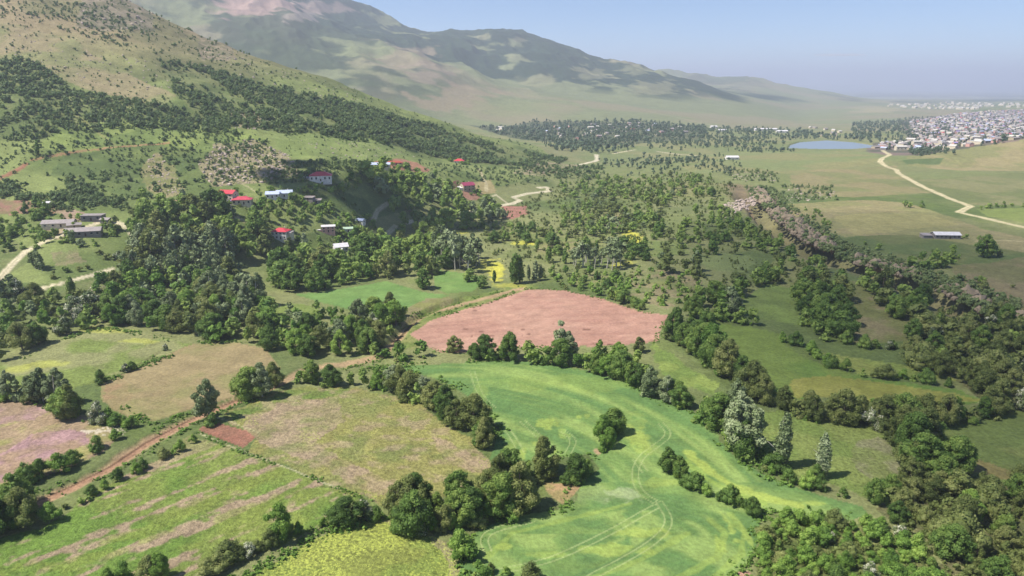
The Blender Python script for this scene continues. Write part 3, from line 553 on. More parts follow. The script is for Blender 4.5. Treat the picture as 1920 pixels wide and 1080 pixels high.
def trunk_mesh(name, mat, h, r, limbs, seed, lean=.04):
    g = random.Random(seed); V = []; Fc = []
    def tube(p0, p1, ra, rb, n=6):
        b = len(V); d = (Vector(p1)-Vector(p0)).normalized(); u = d.orthogonal().normalized(); w = d.cross(u)
        for p, rr in ((p0, ra), (p1, rb)):
            for i in range(n): a = 6.283*i/n; q = Vector(p)+u*math.cos(a)*rr+w*math.sin(a)*rr; V.append(tuple(q))
        for i in range(n): Fc.append((b+i, b+(i+1) % n, b+n+(i+1) % n, b+n+i))
    a = Vector((0, 0, -.6)); m = Vector((g.uniform(-lean, lean)*h, g.uniform(-lean, lean)*h, h*.5)); e = Vector((m.x*1.3, m.y*1.3, h))
    tube(a, m, r, r*.7); tube(m, e, r*.7, r*.25)
    for k in range(limbs):
        z = g.uniform(.3, .8); s = a.lerp(m, z/.5) if z < .5 else m.lerp(e, (z-.5)/.5); t = g.uniform(0, 6.283); L = h*.33*(1.2-z)
        tube(s, s+Vector((math.cos(t)*L, math.sin(t)*L, L*.8)), r*.4, r*.12, 5)
    me = bpy.data.meshes.new(name); me.from_pydata(V, [], Fc); me.materials.append(mat); return me
# prototypes are ten metres tall; two levels of detail
PRO = {}
def protos(kind, mat, count, **kw):
    for lod, (lf, sz) in enumerate(((1.0, 1.0), (.25, 1.9))):
        L = []
        for s in range(count):
            g = random.Random(sum(map(ord, kind))*7+s)
            w = kw['w']*g.uniform(.85, 1.15); z0 = kw.get('z0', 1.6)
            cm = crown_mesh(kind+'_crown', LM[mat], 100+s*13+sum(map(ord, kind)), w, 10-z0, z0, kw.get('nl', 20), int(kw.get('n', 2200)*lf), kw.get('ls', .32)*sz, spire=kw.get('spire', False), lr=kw.get('lr', (.26, .42)), core=kw.get('core', .74), top=kw.get('top', .6))
            tm = trunk_mesh(kind+'_trunk', kw.get('bark', BARK), 8.2, kw.get('tr', .26), kw.get('limbs', 4), s)
            L.append((cm, tm))
        PRO[kind, lod] = L
protos('dark', 'dark', 6, w=4.6, nl=50, n=8000, z0=.7, lr=(.15,.34), ls=.2)
protos('bright', 'bright', 5, w=4.7, nl=46, n=8000, z0=.7, lr=(.16,.32), ls=.2)
protos('olive', 'olive', 5, w=4.8, nl=50, n=8000, z0=.5, lr=(.15,.30), ls=.2, core=.66)
protos('silver', 'silver', 5, w=3.7, nl=48, n=8000, z0=1.0, lr=(.15, .30), ls=.19, core=.62, bark=PALEBARK)
protos('poplar', 'silver', 4, w=1.7, nl=46, n=3600, z0=.4, spire=True, lr=(.34, .5), ls=.2, core=.6, bark=PALEBARK)
protos('darkpoplar', 'dark', 3, w=2.0, nl=18, n=1800, z0=.6, spire=True, lr=(.5, .7))
protos('stand', 'silver', 4, w=2.6, nl=12, n=900, z0=4.6, lr=(.28, .42), bark=PALEBARK, tr=.28, core=.6)
protos('blossom', 'blossom', 4, w=5.6, nl=20, n=2400, z0=.3, top=.5)
protos('shrub', 'dark', 5, w=6.4, nl=18, n=2000, z0=.0, top=.4, lr=(.28, .46))
protos('shrubb', 'bright', 5, w=6.4, nl=18, n=2000, z0=.0, top=.4, lr=(.28, .46))
protos('shrubo', 'olive', 4, w=6.6, nl=18, n=2000, z0=.0, top=.4, lr=(.28, .46))
LOOK = {'dark': ('dark green broadleaf tree', 'broadleaf_tree', 'tree'), 'bright': ('fresh green broadleaf tree', 'broadleaf_tree', 'tree'), 'olive': ('dull olive broadleaf tree', 'broadleaf_tree', 'tree'),
 'silver': ('silver grey willow-like tree', 'silver_tree', 'tree'), 'poplar': ('slim silvery poplar', 'poplar_tree', 'poplar'), 'darkpoplar': ('slim dark green poplar', 'poplar_tree', 'poplar'),
 'stand': ('pale-stemmed tree with a high grey crown', 'pale_stemmed_tree', 'tree'), 'blossom': ('white flowering hawthorn bush', 'hawthorn_bush', 'bush'),
 'shrub': ('dark green shrub', 'shrub', 'shrub'), 'shrubb': ('fresh green shrub', 'shrub', 'shrub'), 'shrubo': ('brownish olive shrub', 'shrub', 'shrub')}
PLANTS = []      # (kind, Vector, height, place, own label)
rg = random.Random(5)
def pick(k):
    if isinstance(k, str): return k
    t = rg.random()*sum(w for _, w in k)
    for a, w in k:
        t -= w
        if t <= 0: return a
    return k[-1][0]
def one(kind, u, v, h, place, label=None): PLANTS.append((kind, at(u, v), h, place, label))
def hedge(pts, kinds, h, sp, place, wob=1.6, hv=.36, under=1):
    sp = sp*.86; h = h*.9
    P = [at(u, v) for u, v in pts]; L = 0; d = 0
    for a, b in zip(P[:-1], P[1:]):
        l = (Vector((b.x-a.x, b.y-a.y))).length
        while d < l:
            q = a.lerp(b, d/l); x = q.x+rg.uniform(-wob, wob); y = q.y+rg.uniform(-wob, wob); z = float(height(np.array([x]), np.array([y]))[0])
            if h > 5 and under:
                for _ in range(under):
                    a2 = x+rg.uniform(-1, 1)*sp*.6; b2 = y+rg.uniform(-1, .5)*sp*.5; c2 = float(height(np.array([a2]), np.array([b2]))[0]); PLANTS.append((rg.choice(('shrub', 'shrubb', 'shrub', 'shrubo')), Vector((a2, b2, c2)), h*rg.uniform(.22, .42), 'the undergrowth of '+place[4:] if place.startswith('the ') else place, None))
            hh = h*rg.uniform(1-hv, 1+hv); PLANTS.append((pick(kinds), Vector((x, y, z)), hh, place, None)); d += sp*rg.uniform(.75, 1.25)*hh/h
        d -= l
def wood(poly, kinds, h, sp, place, nmax=400, hv=.4, fill=1.0):
    P = px(poly); lo, hi = P.min(0), P.max(0); pts = []; cell = {}
    tries = int((hi-lo).prod()/(sp*sp)*6)
    tries = min(tries, 40000)
    gx = np.array([rg.uniform(lo[0], hi[0]) for _ in range(tries)]); gy_ = np.array([rg.uniform(lo[1], hi[1]) for _ in range(tries)]); ok = inpoly(gx, gy_, P); cl = fbm(gx, gy_, sp*5, 2, 61)
    gx, gy_, cl = gx[ok], gy_[ok], cl[ok]; zz = height(gx, gy_) if len(gx) else []
    for x, y, z, c in zip(gx, gy_, zz, cl):
        if c > fill*.5+.25+rg.uniform(-.05, .05) and fill < 1: continue
        k = (int(x//sp), int(y//sp)); bad = False
        for i in (-1, 0, 1):
            for j in (-1, 0, 1):
                for (a, b) in cell.get((k[0]+i, k[1]+j), ()):
                    if (a-x)**2+(b-y)**2 < sp*sp*.8: bad = True
        if bad: continue
        cell.setdefault(k, []).append((x, y)); PLANTS.append((pick(kinds), Vector((x, y, z)), h*rg.uniform(1-hv, 1+hv), place, None))
        if len([0]) and len(pts) > nmax: break
        pts.append(1)
D, B, O, SV, HB = 'dark', 'bright', 'olive', 'silver', 'blossom'
# -- single trees and bushes of the foreground
one(SV, 392, 786, 13.5, None, 'tall silvery tree beside the dirt road, above the small bare red plot')
one(D, 470, 748, 12, None, 'broad dark green tree leaning on the silvery one beside the dirt road')
one(SV, 492, 744, 12, None, 'broad silvery white tree by the dirt road, with dark leaves behind it')
one(O, 512, 728, 9, None, 'low olive tree behind the broad silvery tree by the road')
one('shrub', 190, 717, 4.6, None, 'lone dark round bush between the flowery meadow and the dry field')
one(HB, 236, 697, 3.2, None, 'small white flowering bush beside the field edge, left of two bushes'); one('shrub', 247, 694, 3.2, None, 'small dark bush touching the white flowering one at the field edge')
one(HB, 311, 657, 2.6, None, 'tiny pale bush at the far right corner of the flowery meadow')
one(O, 852, 659, 6.5, None, 'lone round olive tree standing on the near edge of the ploughed field')
one(D, 892, 673, 6.5, None, 'round dark tree at the left end of the hedge below the ploughed field')
one('stand', 1048, 672, 14, None, 'tall pale thin-crowned tree rising from the hedge against the ploughed field')
one(SV, 1066, 676, 11.5, None, 'grey-green feathery tree beside the tallest one of the ploughed field hedge')
one(O, 1197, 660, 6, None, 'brownish round tree at the right end of the ploughed field')
one(B, 1160, 668, 6, None, 'yellow-green tree just below the right half of the ploughed field')
one(B, 525, 1010, 8.5, None, 'bright green round tree on the edge of the streaked green meadow')
one('shrubb', 560, 1002, 3, None, 'small bright bush right of the round tree on the meadow edge')
one(D, 650, 985, 7.5, None, 'dark green tree left of the white bush between two meadows'); one(HB, 683, 972, 5, None, 'pale flowering bush beside the dark tree between two meadows')
one(B, 1130, 826, 7.5, None, 'bright green tree on the left side of the clump inside the wheat'); one(D, 1153, 812, 8, None, 'darker tree on the right side of the clump inside the wheat')
one(B, 1140, 840, 6.5, None, 'nearest tree of the small clump standing inside the wheat field'); one('shrubb', 1128, 845, 3, None, 'low bush at the foot of the clump inside the wheat')
one(D, 1252, 882, 7.5, None, 'rounded dark tree at the upper left of the hedge that splits the wheat'); one(D, 1272, 896, 6.5, None, 'second dark tree where the hedge starts to split the wheat'); one('shrub', 1285, 912, 3.6, None, 'low dark bush below the two trees that start the wheat hedge')
one('poplar', 1465, 878, 16.5, None, 'taller of two slim white poplars, on the left of the small meadow'); one('poplar', 1543, 896, 13, None, 'shorter slim white poplar standing near the middle of the small meadow')
one('shrub', 1455, 882, 5, None, 'dark bush at the foot of the taller white poplar'); one('shrub', 1530, 900, 4.5, None, 'dark bush at the foot of the shorter white poplar')
one(SV, 1385, 845, 18, None, 'biggest silvery tree right of the wheat, towering over the hedge'); one(SV, 1372, 800, 15, None, 'silvery tree behind the biggest one right of the wheat'); one(D, 1395, 858, 11, None, 'dark tree under the biggest silvery tree right of the wheat'); one(D, 1340, 800, 11, None, 'dark tree left of the big silvery trees beside the wheat')
one('darkpoplar', 965, 532, 17, None, 'tall dark column-shaped tree standing alone above the ploughed field'); one('darkpoplar', 975, 530, 15, None, 'slightly shorter dark twin of the column-shaped tree above the ploughed field')
one(D, 793, 541, 12, None, 'round dark tree at the corner between the two clover fields')
one('darkpoplar', 927, 530, 6.5, None, 'small pointed tree left of the tall dark column-shaped tree')
one('poplar', 992, 525, 9, None, 'first grey poplar right of the tall dark column-shaped tree'); one('poplar', 1003, 527, 11, None, 'second grey poplar right of the tall dark column-shaped tree'); one('poplar', 1012, 524, 9, None, 'third grey poplar right of the tall dark column-shaped tree')
one('darkpoplar', 1028, 492, 10, None, 'dark pointed tree in the valley above the ploughed field'); one('darkpoplar', 1058, 495, 10, None, 'dark pointed tree left of the pale-stemmed stand')
one(SV, 740, 733, 9.5, None, 'silvery white tree in the hedge above the pinkish pasture, left of two'); one(SV, 797, 752, 9, None, 'silvery white tree in the hedge above the pinkish pasture, right of two')
one(D, 1845, 482, 14, None, 'big lone dark tree on the plateau below the low white farm building'); one('shrubo', 1873, 480, 4.5, None, 'low bush right of the big lone tree on the plateau')
one('darkpoplar', 70, 292, 11, None, 'lone dark pointed tree above the red earth track on the hillside')
one('darkpoplar', 1180, 740-20, 9, None, 'slim tree in the hedge at the top right of the wheat')
one(SV, 1222, 742, 11, None, 'grey half-bare tree at the top right corner of the wheat'); one(SV, 1248, 752, 10, None, 'grey twiggy tree beside the half-bare one at the wheat corner'); one(B, 1272, 755, 4.5, None, 'small bright round tree on the edge of the wheat')
one('poplar', 72, 505, 12, None, 'pale upright tree inside the bend between the two gravel roads'); one('poplar', 80, 507, 11, None, 'second pale upright tree inside the road bend'); one(SV, 66, 503, 9, None, 'grey rounded tree beside the pale upright ones inside the road bend')
one('darkpoplar', 137, 556, 10, None, 'dark upright tree standing below the lower gravel road')
one('poplar', 574, 476, 14, None, 'tall grey poplar right of the white red-roofed house'); one(SV, 480, 575, 17, None, 'very large silvery tree at the right end of the grey belt')
# -- hedges
hedge([(905,674),(960,674),(1040,682),(1110,695),(1165,708),(1205,725)], [(D,5),(B,3),(O,1)], 9, 5.2, 'the hedge between the wheat and the ploughed field', 2)
hedge([(1110,668),(1140,672),(1190,690),(1215,705)], [(B,3),(D,2)], 6.5, 6, 'the second row behind the wheat hedge', 2)
hedge([(1190,728),(1230,740),(1262,752),(1310,778),(1335,795)], [(O,2),(D,3),(SV,1.5),(B,1)], 8.5, 6, 'the tangled hedge along the top right of the wheat', 2.5)
hedge([(1350,808),(1365,835),(1390,862),(1425,880)], [(D,3),(SV,1.5),(O,2)], 7.5, 5, 'the hedge right of the middle of the wheat', 2)
hedge([(1430,885),(1480,903),(1540,920),(1600,940)], [('shrub',3),('shrubb',2),('shrubo',2)], 3.6, 4.2, 'the low hedge along the right tip of the wheat', 1.2)
hedge([(560,716),(610,722),(650,722),(700,726),(735,730)], [(D,3),(B,3)], 7.5, 5.5, 'the hedge above the pinkish pasture', 1.6)
hedge([(655,662),(700,668),(760,674),(800,668)], [(B,3),(D,2)], 6.5, 6, 'the row of round trees along the dirt road bend', 2)
hedge([(760,735),(800,758),(838,782),(880,802),(910,822),(918,850)], [(D,3),(O,3),(SV,.6)], 9.5, 5.5, 'the hedge between the pasture and the wheat', 2)
hedge([(750,970),(790,985),(840,990),(880,975),(930,960),(985,950)], [(D,3),(O,4),(B,.6)], 10.5, 6.0, 'the big hedge below the pinkish pasture', 2.5)
hedge([(760,945),(800,960),(850,965),(900,945),(960,925)], [(O,3),(D,3)], 10, 7.5, 'the back row of the big hedge below the pasture', 2.5)
hedge([(965,915),(1000,900),(1045,898),(1085,900)], [(D,4),(O,1)], 9.5, 5.5, 'the dark clump beside the bare earth patch', 2)
hedge([(1080,905),(1105,895),(1112,880)], [('shrubb',2),('shrub',1)], 4, 4, 'the bushes right of the bare earth patch', 1.5)
hedge([(720,975),(770,982),(820,1000),(860,1000)], [(HB,2),('shrubb',3),('shrub',1)], 3.6, 4.5, 'the low bushes in front of the big hedge', 2)
hedge([(845,1020),(862,1050),(880,1075),(905,1092)], [(B,3),('shrubb',2)], 6, 4.5, 'the bright bushes between the mustard meadow and the wheat', 1.6)
hedge([(925,1075),(960,1085),(990,1085),(1040,1092)], [('shrubo',2),('shrubb',2)], 4, 5, 'the bushes on the bottom edge of the photo', 1)
hedge([(545,1000),(580,995),(620,985)], [('shrubb',2),('shrub',1)], 2.6, 3.5, 'the thin low hedge right of the round meadow tree', .6)
hedge([(515,1022),(480,1035),(440,1050),(400,1068),(365,1085)], [('shrubo',5),(HB,1)], 4.6, 3.4, 'the brownish hedge above the mustard meadow', .8)
hedge([(215,1092),(250,1085),(300,1088),(340,1092)], [(B,1),('shrubb',1),('shrubo',1)], 6, 5, 'the trees on the bottom edge left of the brownish hedge', 1.5)
hedge([(-20,1000),(15,990),(50,985),(85,972)], [(D,4),(O,1)], 11, 5.5, 'the dark clump at the lower left edge of the photo', 2); hedge([(-10,960),(30,950),(70,940)], [(D,3),(B,1)], 9, 6, 'the back of the dark clump at the lower left', 2)
hedge([(95,975),(120,962)], [('shrubb',1)], 5, 4, 'the right end of the lower left clump', 1)
hedge([(45,905),(70,900),(95,892)], [('shrub',1)], 5.5, 4.5, 'the dark bushes between the purple meadow and the dirt road', 1); hedge([(105,886),(135,874),(158,866)], [('shrubb',1),('shrub',1)], 4.6, 4.2, 'the bushes along the upper side of the dirt road', 1)
hedge([(178,848),(190,838)], [('shrub',1)], 4, 4, 'the verge at the right corner of the purple meadow', .6); hedge([(222,824),(236,816)], [('shrubb',1)], 3, 3.5, 'the verge where the dirt road bends', .6)
hedge([(128,952),(155,940),(180,926),(200,916)], [('shrub',2),('shrubb',1),('shrubo',1)], 3.0, 3.8, 'the hedge below the dirt road at the left', 1)
hedge([(228,898),(250,890),(272,878),(292,868)], [('shrub',3),('shrubb',1)], 3.8, 3.6, 'the middle hedge below the dirt road', 1); hedge([(308,860),(330,848),(352,836),(366,824)], [('shrubb',3),('shrubo',1)], 3.2, 3.8, 'the hedge that ends at the bare red plot', 1)
hedge([(388,800),(400,796)], [('shrub',1)], 3, 3, 'the foot of the tall silvery roadside tree', .4)
hedge([(20,745),(50,752),(80,755),(100,760)], [(SV,5),(D,1)], 11, 5.5, 'the silvery clump left of the purple meadow', 2)
hedge([(118,775),(135,785),(160,790)], [(D,3),(O,1)], 11.5, 4.5, 'the dark pointed group beside the purple meadow', 1.5); one(HB, 186, 792, 7, None, 'tall bush white with blossom beside the purple meadow'); hedge([(205,792),(225,797),(245,802)], [('shrubb',1)], 5, 4, 'the yellow-green bushes below the dry field', 1)
hedge([(-10,745),(10,748)], [(D,1)], 7, 5, 'the left edge beside the silvery clump', 1)
# -- right side
hedge([(1262,640),(1300,655),(1335,680),(1365,705),(1400,730),(1430,755)], [(D,4),(O,1.5),(B,.7)], 12.5, 6, 'the tall dark row right of the ploughed field', 2.5); hedge([(1285,640),(1320,660),(1350,680),(1385,705)], [(D,4),(O,2)], 11, 7, 'the back of the tall dark row', 2)
hedge([(1430,752),(1460,762),(1480,768)], [(O,3),('shrubo',1)], 8, 5.5, 'the brownish trees left of the long hedge', 2)
hedge([(1490,778),(1540,785),(1590,793),(1640,800),(1680,805)], [(O,5),(D,1),(HB,.3)], 9.5, 5, 'the long brownish hedge above the small meadow', 2); hedge([(1510,770),(1570,776),(1630,782),(1680,788)], [(O,4)], 9, 7, 'the back of the long brownish hedge', 2)
hedge([(1690,815),(1710,850),(1735,880),(1760,905),(1785,925)], [(O,4),(D,2)], 10.5, 5, 'the hedge dropping right of the small meadow', 3); hedge([(1710,810),(1740,840),(1765,870),(1800,900)], [(O,3),(D,2)], 10, 7, 'the back of the hedge right of the small meadow', 3)
hedge([(1700,790),(1750,795),(1800,790),(1850,785),(1885,775)], [(O,2),(D,2)], 8, 5.5, 'the hedge above the dull right-hand meadow', 2)
hedge([(1472,640),(1500,650),(1530,668),(1560,690)], [('shrubb',3),('shrub',2)], 4.6, 4.6, 'the left arm of the low curved hedge', 1.5); hedge([(1560,690),(1610,702),(1660,708),(1720,715),(1780,725)], [('shrubb',1),('shrub',2),('shrubo',2)], 4.2, 5, 'the lower arm of the low curved hedge', 1.5)
hedge([(1590,645),(1640,655),(1690,655),(1720,650)], [('shrub',3),('shrubo',2),(HB,.8)], 4.6, 5, 'the hedge below the brown oval meadow', 1.5)
wood([(1505,560),(1560,560),(1590,600),(1590,640),(1540,640),(1505,620)], [(D,3)], 9.5, 7, 'the big dark grove in the right-hand meadows')
wood([(1490,540),(1540,530),(1590,540),(1590,560),(1540,575),(1500,560)], [(O,2),(D,2),(HB,.4)], 9, 9, 'the mixed grove above the big dark one')
hedge([(1318,605),(1350,600),(1390,608),(1440,612)], [(D,3),('shrub',1)], 7, 7, 'the hedge along the top of the hay meadow', 2); hedge([(1292,588),(1310,580),(1330,572),(1370,560),(1395,545)], [(D,3),(B,1),(O,1)], 9, 7, 'the trees right of the ploughed field tip', 4)
hedge([(1340,570),(1375,585),(1360,600)], [(D,3),(SV,1)], 10, 8, 'the dark group above the hay meadow', 4); hedge([(1395,545),(1430,530),(1460,520),(1470,505)], [(D,2),(O,1)], 9, 8, 'the row climbing towards the gorge', 4)
wood([(1610,530),(1680,560),(1735,580),(1740,605),(1690,600),(1640,575)], [(D,3),(O,1)], 9, 7, 'the dark wood beside the gorge')
wood([(1700,615),(1790,612),(1860,640),(1930,680),(1960,760),(1880,780),(1840,745),(1790,715),(1720,690),(1710,640)], [(O,4),(D,2),(HB,.2),('shrubo',1)], 7.5, 6.3, 'the olive wood on the right edge of the photo')
wood([(1740,585),(1830,597),(1900,625),(1960,690),(1960,700),(1850,640),(1760,615)], [(O,3),('shrubo',3)], 4.5, 8, 'the scrub below the rocky gorge edge')
wood([(1640,960),(1700,905),(1790,925),(1860,905),(1960,915),(1960,1120),(1780,1120),(1750,1020)], [(O,5),(D,2.5),(B,.6),(HB,.3),('shrubo',2)], 6.5, 5.4, 'the dull wood in the lower right corner')
wood([(1435,985),(1560,978),(1640,985),(1700,1000),(1740,1050),(1760,1110),(1400,1110),(1425,1030)], [('shrubb',7),('shrub',1.2),(HB,.2),('shrubo',.6)], 3.4, 2.9, 'the bright scrub thicket below the wheat')
one(D, 1410, 965, 4.6, None, 'round dark bush at the end of the hedge that splits the wheat'); one('shrub', 1385, 950, 3, None, 'small bush before the end of the hedge that splits the wheat'); hedge([(1300,918),(1325,928),(1350,938),(1370,945)], [('shrub',2),('shrubb',1)], 4, 4, 'the hedge that splits the wheat', .8)
hedge([(1640,940),(1680,920)], [(D,1)], 8, 6, 'the corner right of the wheat tip', 2)
# -- the wooded belts on the left
wood([(-30,600),(60,572),(150,556),(215,540),(240,600),(205,612),(130,630),(60,652),(-30,690)], [(D,2.4),(B,3.5),(O,3),(HB,.8),(SV,1.5)], 8, 6.2, 'the wood above the flowery meadow')
wood([(215,540),(260,520),(330,510),(420,520),(470,560),(500,590),(560,590),(640,600),(735,590),(750,610),(700,665),(640,668),(540,668),(470,648),(330,632),(230,608)], [(D,3.4),(B,6),(O,2.5),(SV,2.6),(HB,.5)], 8.6, 6.2, 'the wooded belt above the dry field')
wood([(380,560),(430,545),(480,560),(460,610),(400,610)], [(SV,5),(O,.6)], 11, 5.5, 'the grey patch inside the wooded belt')
wood([(225,505),(270,465),(330,450),(400,465),(450,500),(430,540),(330,535),(260,530)], [(O,1.2),(SV,5),('stand',1.5)], 13, 6, 'the tall grey-green grove left of the village')
wood([(230,420),(300,400),(400,395),(480,410),(520,450),(520,490),(440,490),(400,465),(320,455),(250,465)], [(D,6),(O,1)], 11, 8, 'the dark wood left of the red-roofed white house')
wood([(500,470),(560,480),(640,500),(700,480),(760,470),(820,470),(860,500),(800,520),(740,520),(690,522),(600,545),(530,550),(500,520)], [(D,6),(B,1),(O,.5)], 10.5, 8, 'the dark wood below the village houses')
wood([(690,440),(760,455),(830,455),(860,480),(780,485),(700,470)], [(D,5),(O,1)], 10, 9, 'the trees below the road fork')
wood([(230,395),(330,392),(420,395),(420,375),(380,365),(330,385),(240,385)], [(D,3),(SV,1)], 9, 10, 'the trees under the first red roofs')
wood([(450,390),(560,380),(640,395),(560,425),(470,425)], [(D,5),(B,1)], 6.5, 6.5, 'the garden trees in the middle of the village')
wood([(560,355),(640,345),(690,325),(700,350),(640,365),(580,370)], [(D,3),(B,1)], 6, 6.5, 'the garden trees below the biggest red roof')
wood([(680,345),(700,322),(760,325),(820,345),(860,385),(870,410),(800,415),(740,400),(745,370),(700,360)], [(D,6),(SV,.6)], 12, 9, 'the shaded wood in the middle of the village')
wood([(745,425),(800,420),(880,420),(890,430),(800,440),(750,440)], [(D,5)], 10, 9, 'the shaded trees along the road'); wood([(860,400),(930,392),(950,410),(900,420),(860,415)], [(D,2),(SV,2)], 10, 8, 'the grey group beside the road')
wood([(645,440),(690,432),(700,455),(660,470)], [(D,3),(B,1)], 7, 6, 'the trees beside the white village house'); wood([(540,400),(600,392),(690,405),(700,425),(640,420),(560,425)], [(D,3),('shrub',3),('shrubb',2)], 4.5, 7, 'the gardens above the white village houses')
wood([(560,440),(600,450),(640,470),(600,480),(560,470)], [('shrubb',2),(D,2)], 5, 7, 'the bushes between the village houses', fill=.9)
wood([(820,480),(890,480),(905,500),(880,512),(830,505)], [('stand',4),(SV,1)], 14, 5.5, 'the pale-stemmed stand left of the yellow field')
wood([(1065,490),(1160,492),(1180,500),(1150,508),(1070,502)], [('stand',4)], 12, 5, 'the pale-stemmed stand in the middle of the valley')
wood([(1230,500),(1310,505),(1305,520),(1240,512)], [(SV,3),(O,1)], 10, 7, 'the grey thicket near the orchard')
wood([(0,470),(40,430),(100,400),(90,380),(30,400),(-30,430),(-30,470)], [('shrub',3),(D,1)], 5, 7, 'the bushes left of the farm'); wood([(0,445),(70,440),(100,455),(60,470),(0,475)], [(D,3),('shrub',1)], 6, 7, 'the trees below the farm road')
hedge([(120,455),(145,462),(165,450)], [(D,3),(SV,1)], 7, 6, 'the dark group under the long barn', 2); hedge([(118,415),(135,412)], [(D,1)], 6, 6, 'the tree group between the farm buildings', 2)
hedge([(195,425),(215,432),(235,440)], [(O,1),(D,1)], 7, 7, 'the group right of the long barn', 2); hedge([(60,410),(75,405)], [(D,1)], 6, 6, 'the group left of the farm', 2)
hedge([(100,520),(150,508),(170,502)], [('shrub',2),(HB,1),('shrubo',1)], 4, 7, 'the bushes above the lower gravel road', 2); hedge([(35,545),(50,535)], [(HB,2),('shrub',1)], 4, 5, 'the roadside blossom bushes', 1.5)
hedge([(180,480),(215,490),(235,475)], [('shrubo',2),(HB,1)], 4, 9, 'the bushes right of the brown patch', 4); wood([(-20,560),(40,575),(60,560),(20,548)], [(SV,3),(HB,1)], 8, 6, 'the pale group at the lower road')
# -- valley
wood([(1060,400),(1150,360),(1260,370),(1240,410),(1180,440),(1110,440),(1050,420)], [(D,3),(O,3),(SV,.8)], 7, 8, 'the thicket beyond the road', fill=.9)
wood([(1040,345),(1120,330),(1300,330),(1380,345),(1340,372),(1200,370),(1080,372)], [(D,3),('shrub',3),(O,1)], 6, 10.5, 'the trees beyond the hairpin road', fill=.85)
wood([(900,425),(1060,425),(1300,430),(1370,450),(1340,480),(1200,490),(1060,480),(920,455)], [(D,2),('shrub',3),(O,2),('darkpoplar',.5)], 6, 10, 'the scattered trees of the middle valley', fill=.75)
wood([(1180,400),(1280,400),(1380,410),(1440,460),(1380,480),(1240,450)], [(D,3),('shrub',2),(O,1)], 7, 11, 'the trees towards the gorge', fill=.85)
wood([(1030,510),(1180,515),(1180,560),(1120,555),(1050,540)], [('shrubb',3),('shrub',2),(B,1)], 4, 6, 'the bushes above the ploughed field', fill=.9)
wood([(1180,505),(1310,515),(1310,565),(1240,580),(1180,560)], [('shrubb',2),('shrub',2)], 3.4, 7, 'the young orchard', hv=.1)
hedge([(1145,562),(1175,572),(1200,580),(1215,582)], [(D,2),('shrub',1)], 6, 5, 'the dark hedge on the upper edge of the ploughed field', 1.5)
wood([(1330,385),(1380,405),(1430,440),(1500,488),(1580,520),(1540,525),(1460,485),(1390,462),(1340,420)], [(D,4),(O,2),('shrub',1)], 6.5, 9.5, 'the trees along the near side of the gorge', fill=.9)
wood([(1375,410),(1425,435),(1480,470),(1530,498),(1560,510),(1540,512),(1470,484),(1400,445)], [(D,3),(SV,.5)], 5.5, 10, 'the trees inside the gorge'); wood([(1310,500),(1420,510),(1480,490),(1460,530),(1400,540),(1330,530)], [('shrub',2),(D,2)], 6, 13, 'the meadow trees near the gorge', fill=.8)
wood([(880,510),(930,540),(880,550)], [('shrub',2)], 4.5, 8, 'the bushes beside the second clover field'); hedge([(1700,520),(1735,510),(1765,492),(1790,478)], [(D,3)], 9, 7, 'the dark wood filling the side gully of the plateau', 3)
wood([(1770,540),(1830,545),(1900,560),(1900,540),(1830,520)], [('shrubo',2),('shrub',1)], 4, 14, 'the plateau scrub on the right'); hedge([(1545,460),(1600,452),(1660,470)], [('shrub',1)], 4, 22, 'the bushes on the plateau rim', 8)
hedge([(1690,388),(1715,390),(1735,388)], [('shrub',1),(D,1)], 5, 8, 'the bush group beside the plateau fields', 3); hedge([(1840,392),(1880,388),(1930,388)], [('shrub',2),(D,1)], 5, 11, 'the dark row beside the far gravel road', 3)
hedge([(1525,395),(1540,415),(1560,430)], [('shrub',1)], 4, 8, 'the scattered bushes on the plateau slope', 8); hedge([(1810,447),(1840,449),(1862,451)], [('shrub',1)], 3.5, 7, 'the row right of the low white farm building', 1)
hedge([(1308,596),(1316,604)], [(D,1)], 6, 5, 'the far end of the tall dark row', 2)
print('plants', len(PLANTS))
# ------------------------------------------------------------------ build the plants
ORD = 'zero first second third fourth fifth sixth seventh eighth ninth tenth eleventh twelfth thirteenth fourteenth fifteenth sixteenth seventeenth eighteenth nineteenth twentieth'.split()
TENS = {20: 'twenty', 30: 'thirty', 40: 'forty', 50: 'fifty', 60: 'sixty', 70: 'seventy', 80: 'eighty', 90: 'ninety'}
def ordinal(n):
    if n <= 20: return ORD[n]
    if n >= 100: return 'hundredth' if n == 100 else 'hundred and '+ordinal(n-100)
    t = n//10*10; return TENS[t][:-1]+'ieth' if n % 10 == 0 else TENS[t]+'-'+ORD[n % 10]
KC = {'broadleaf_tree': 'T', 'shrub': 'S', 'silver_tree': 'T', 'poplar_tree': 'P', 'pale_stemmed_tree': 'P', 'hawthorn_bush': 'H'}
def inview(p, h):
    u, v = project(p.x, p.y, p.z+h*.5); r = h*ppm(p)*.6; return -r < u < 1920+r and v < 1080+r
def visible(p, h):
    k = np.linspace(.05, .97, 60); zt = p.z+h*.8; xx = p.x*k; yy = p.y*k; m = yy > 62
    return not (height(xx[m], yy[m]) > H+(zt-H)*k[m]).any()
HOUSES_AT = [(602,338,11),(429,374,8),(455,382,9),(512,370,6),(534,368,7),(580,375,4),(594,380,4),(528,446,9),(612,434,8),(676,418,4),(653,434,4),(639,470,7),(712,314,11),(740,309,9),(861,306,7),(876,356,9),(158,441,13),(112,424,11),(176,412,8),(326,388,6),(1772,446,14),(1372,299,12)]
HP = [(at(u, v), r) for u, v, r in HOUSES_AT]
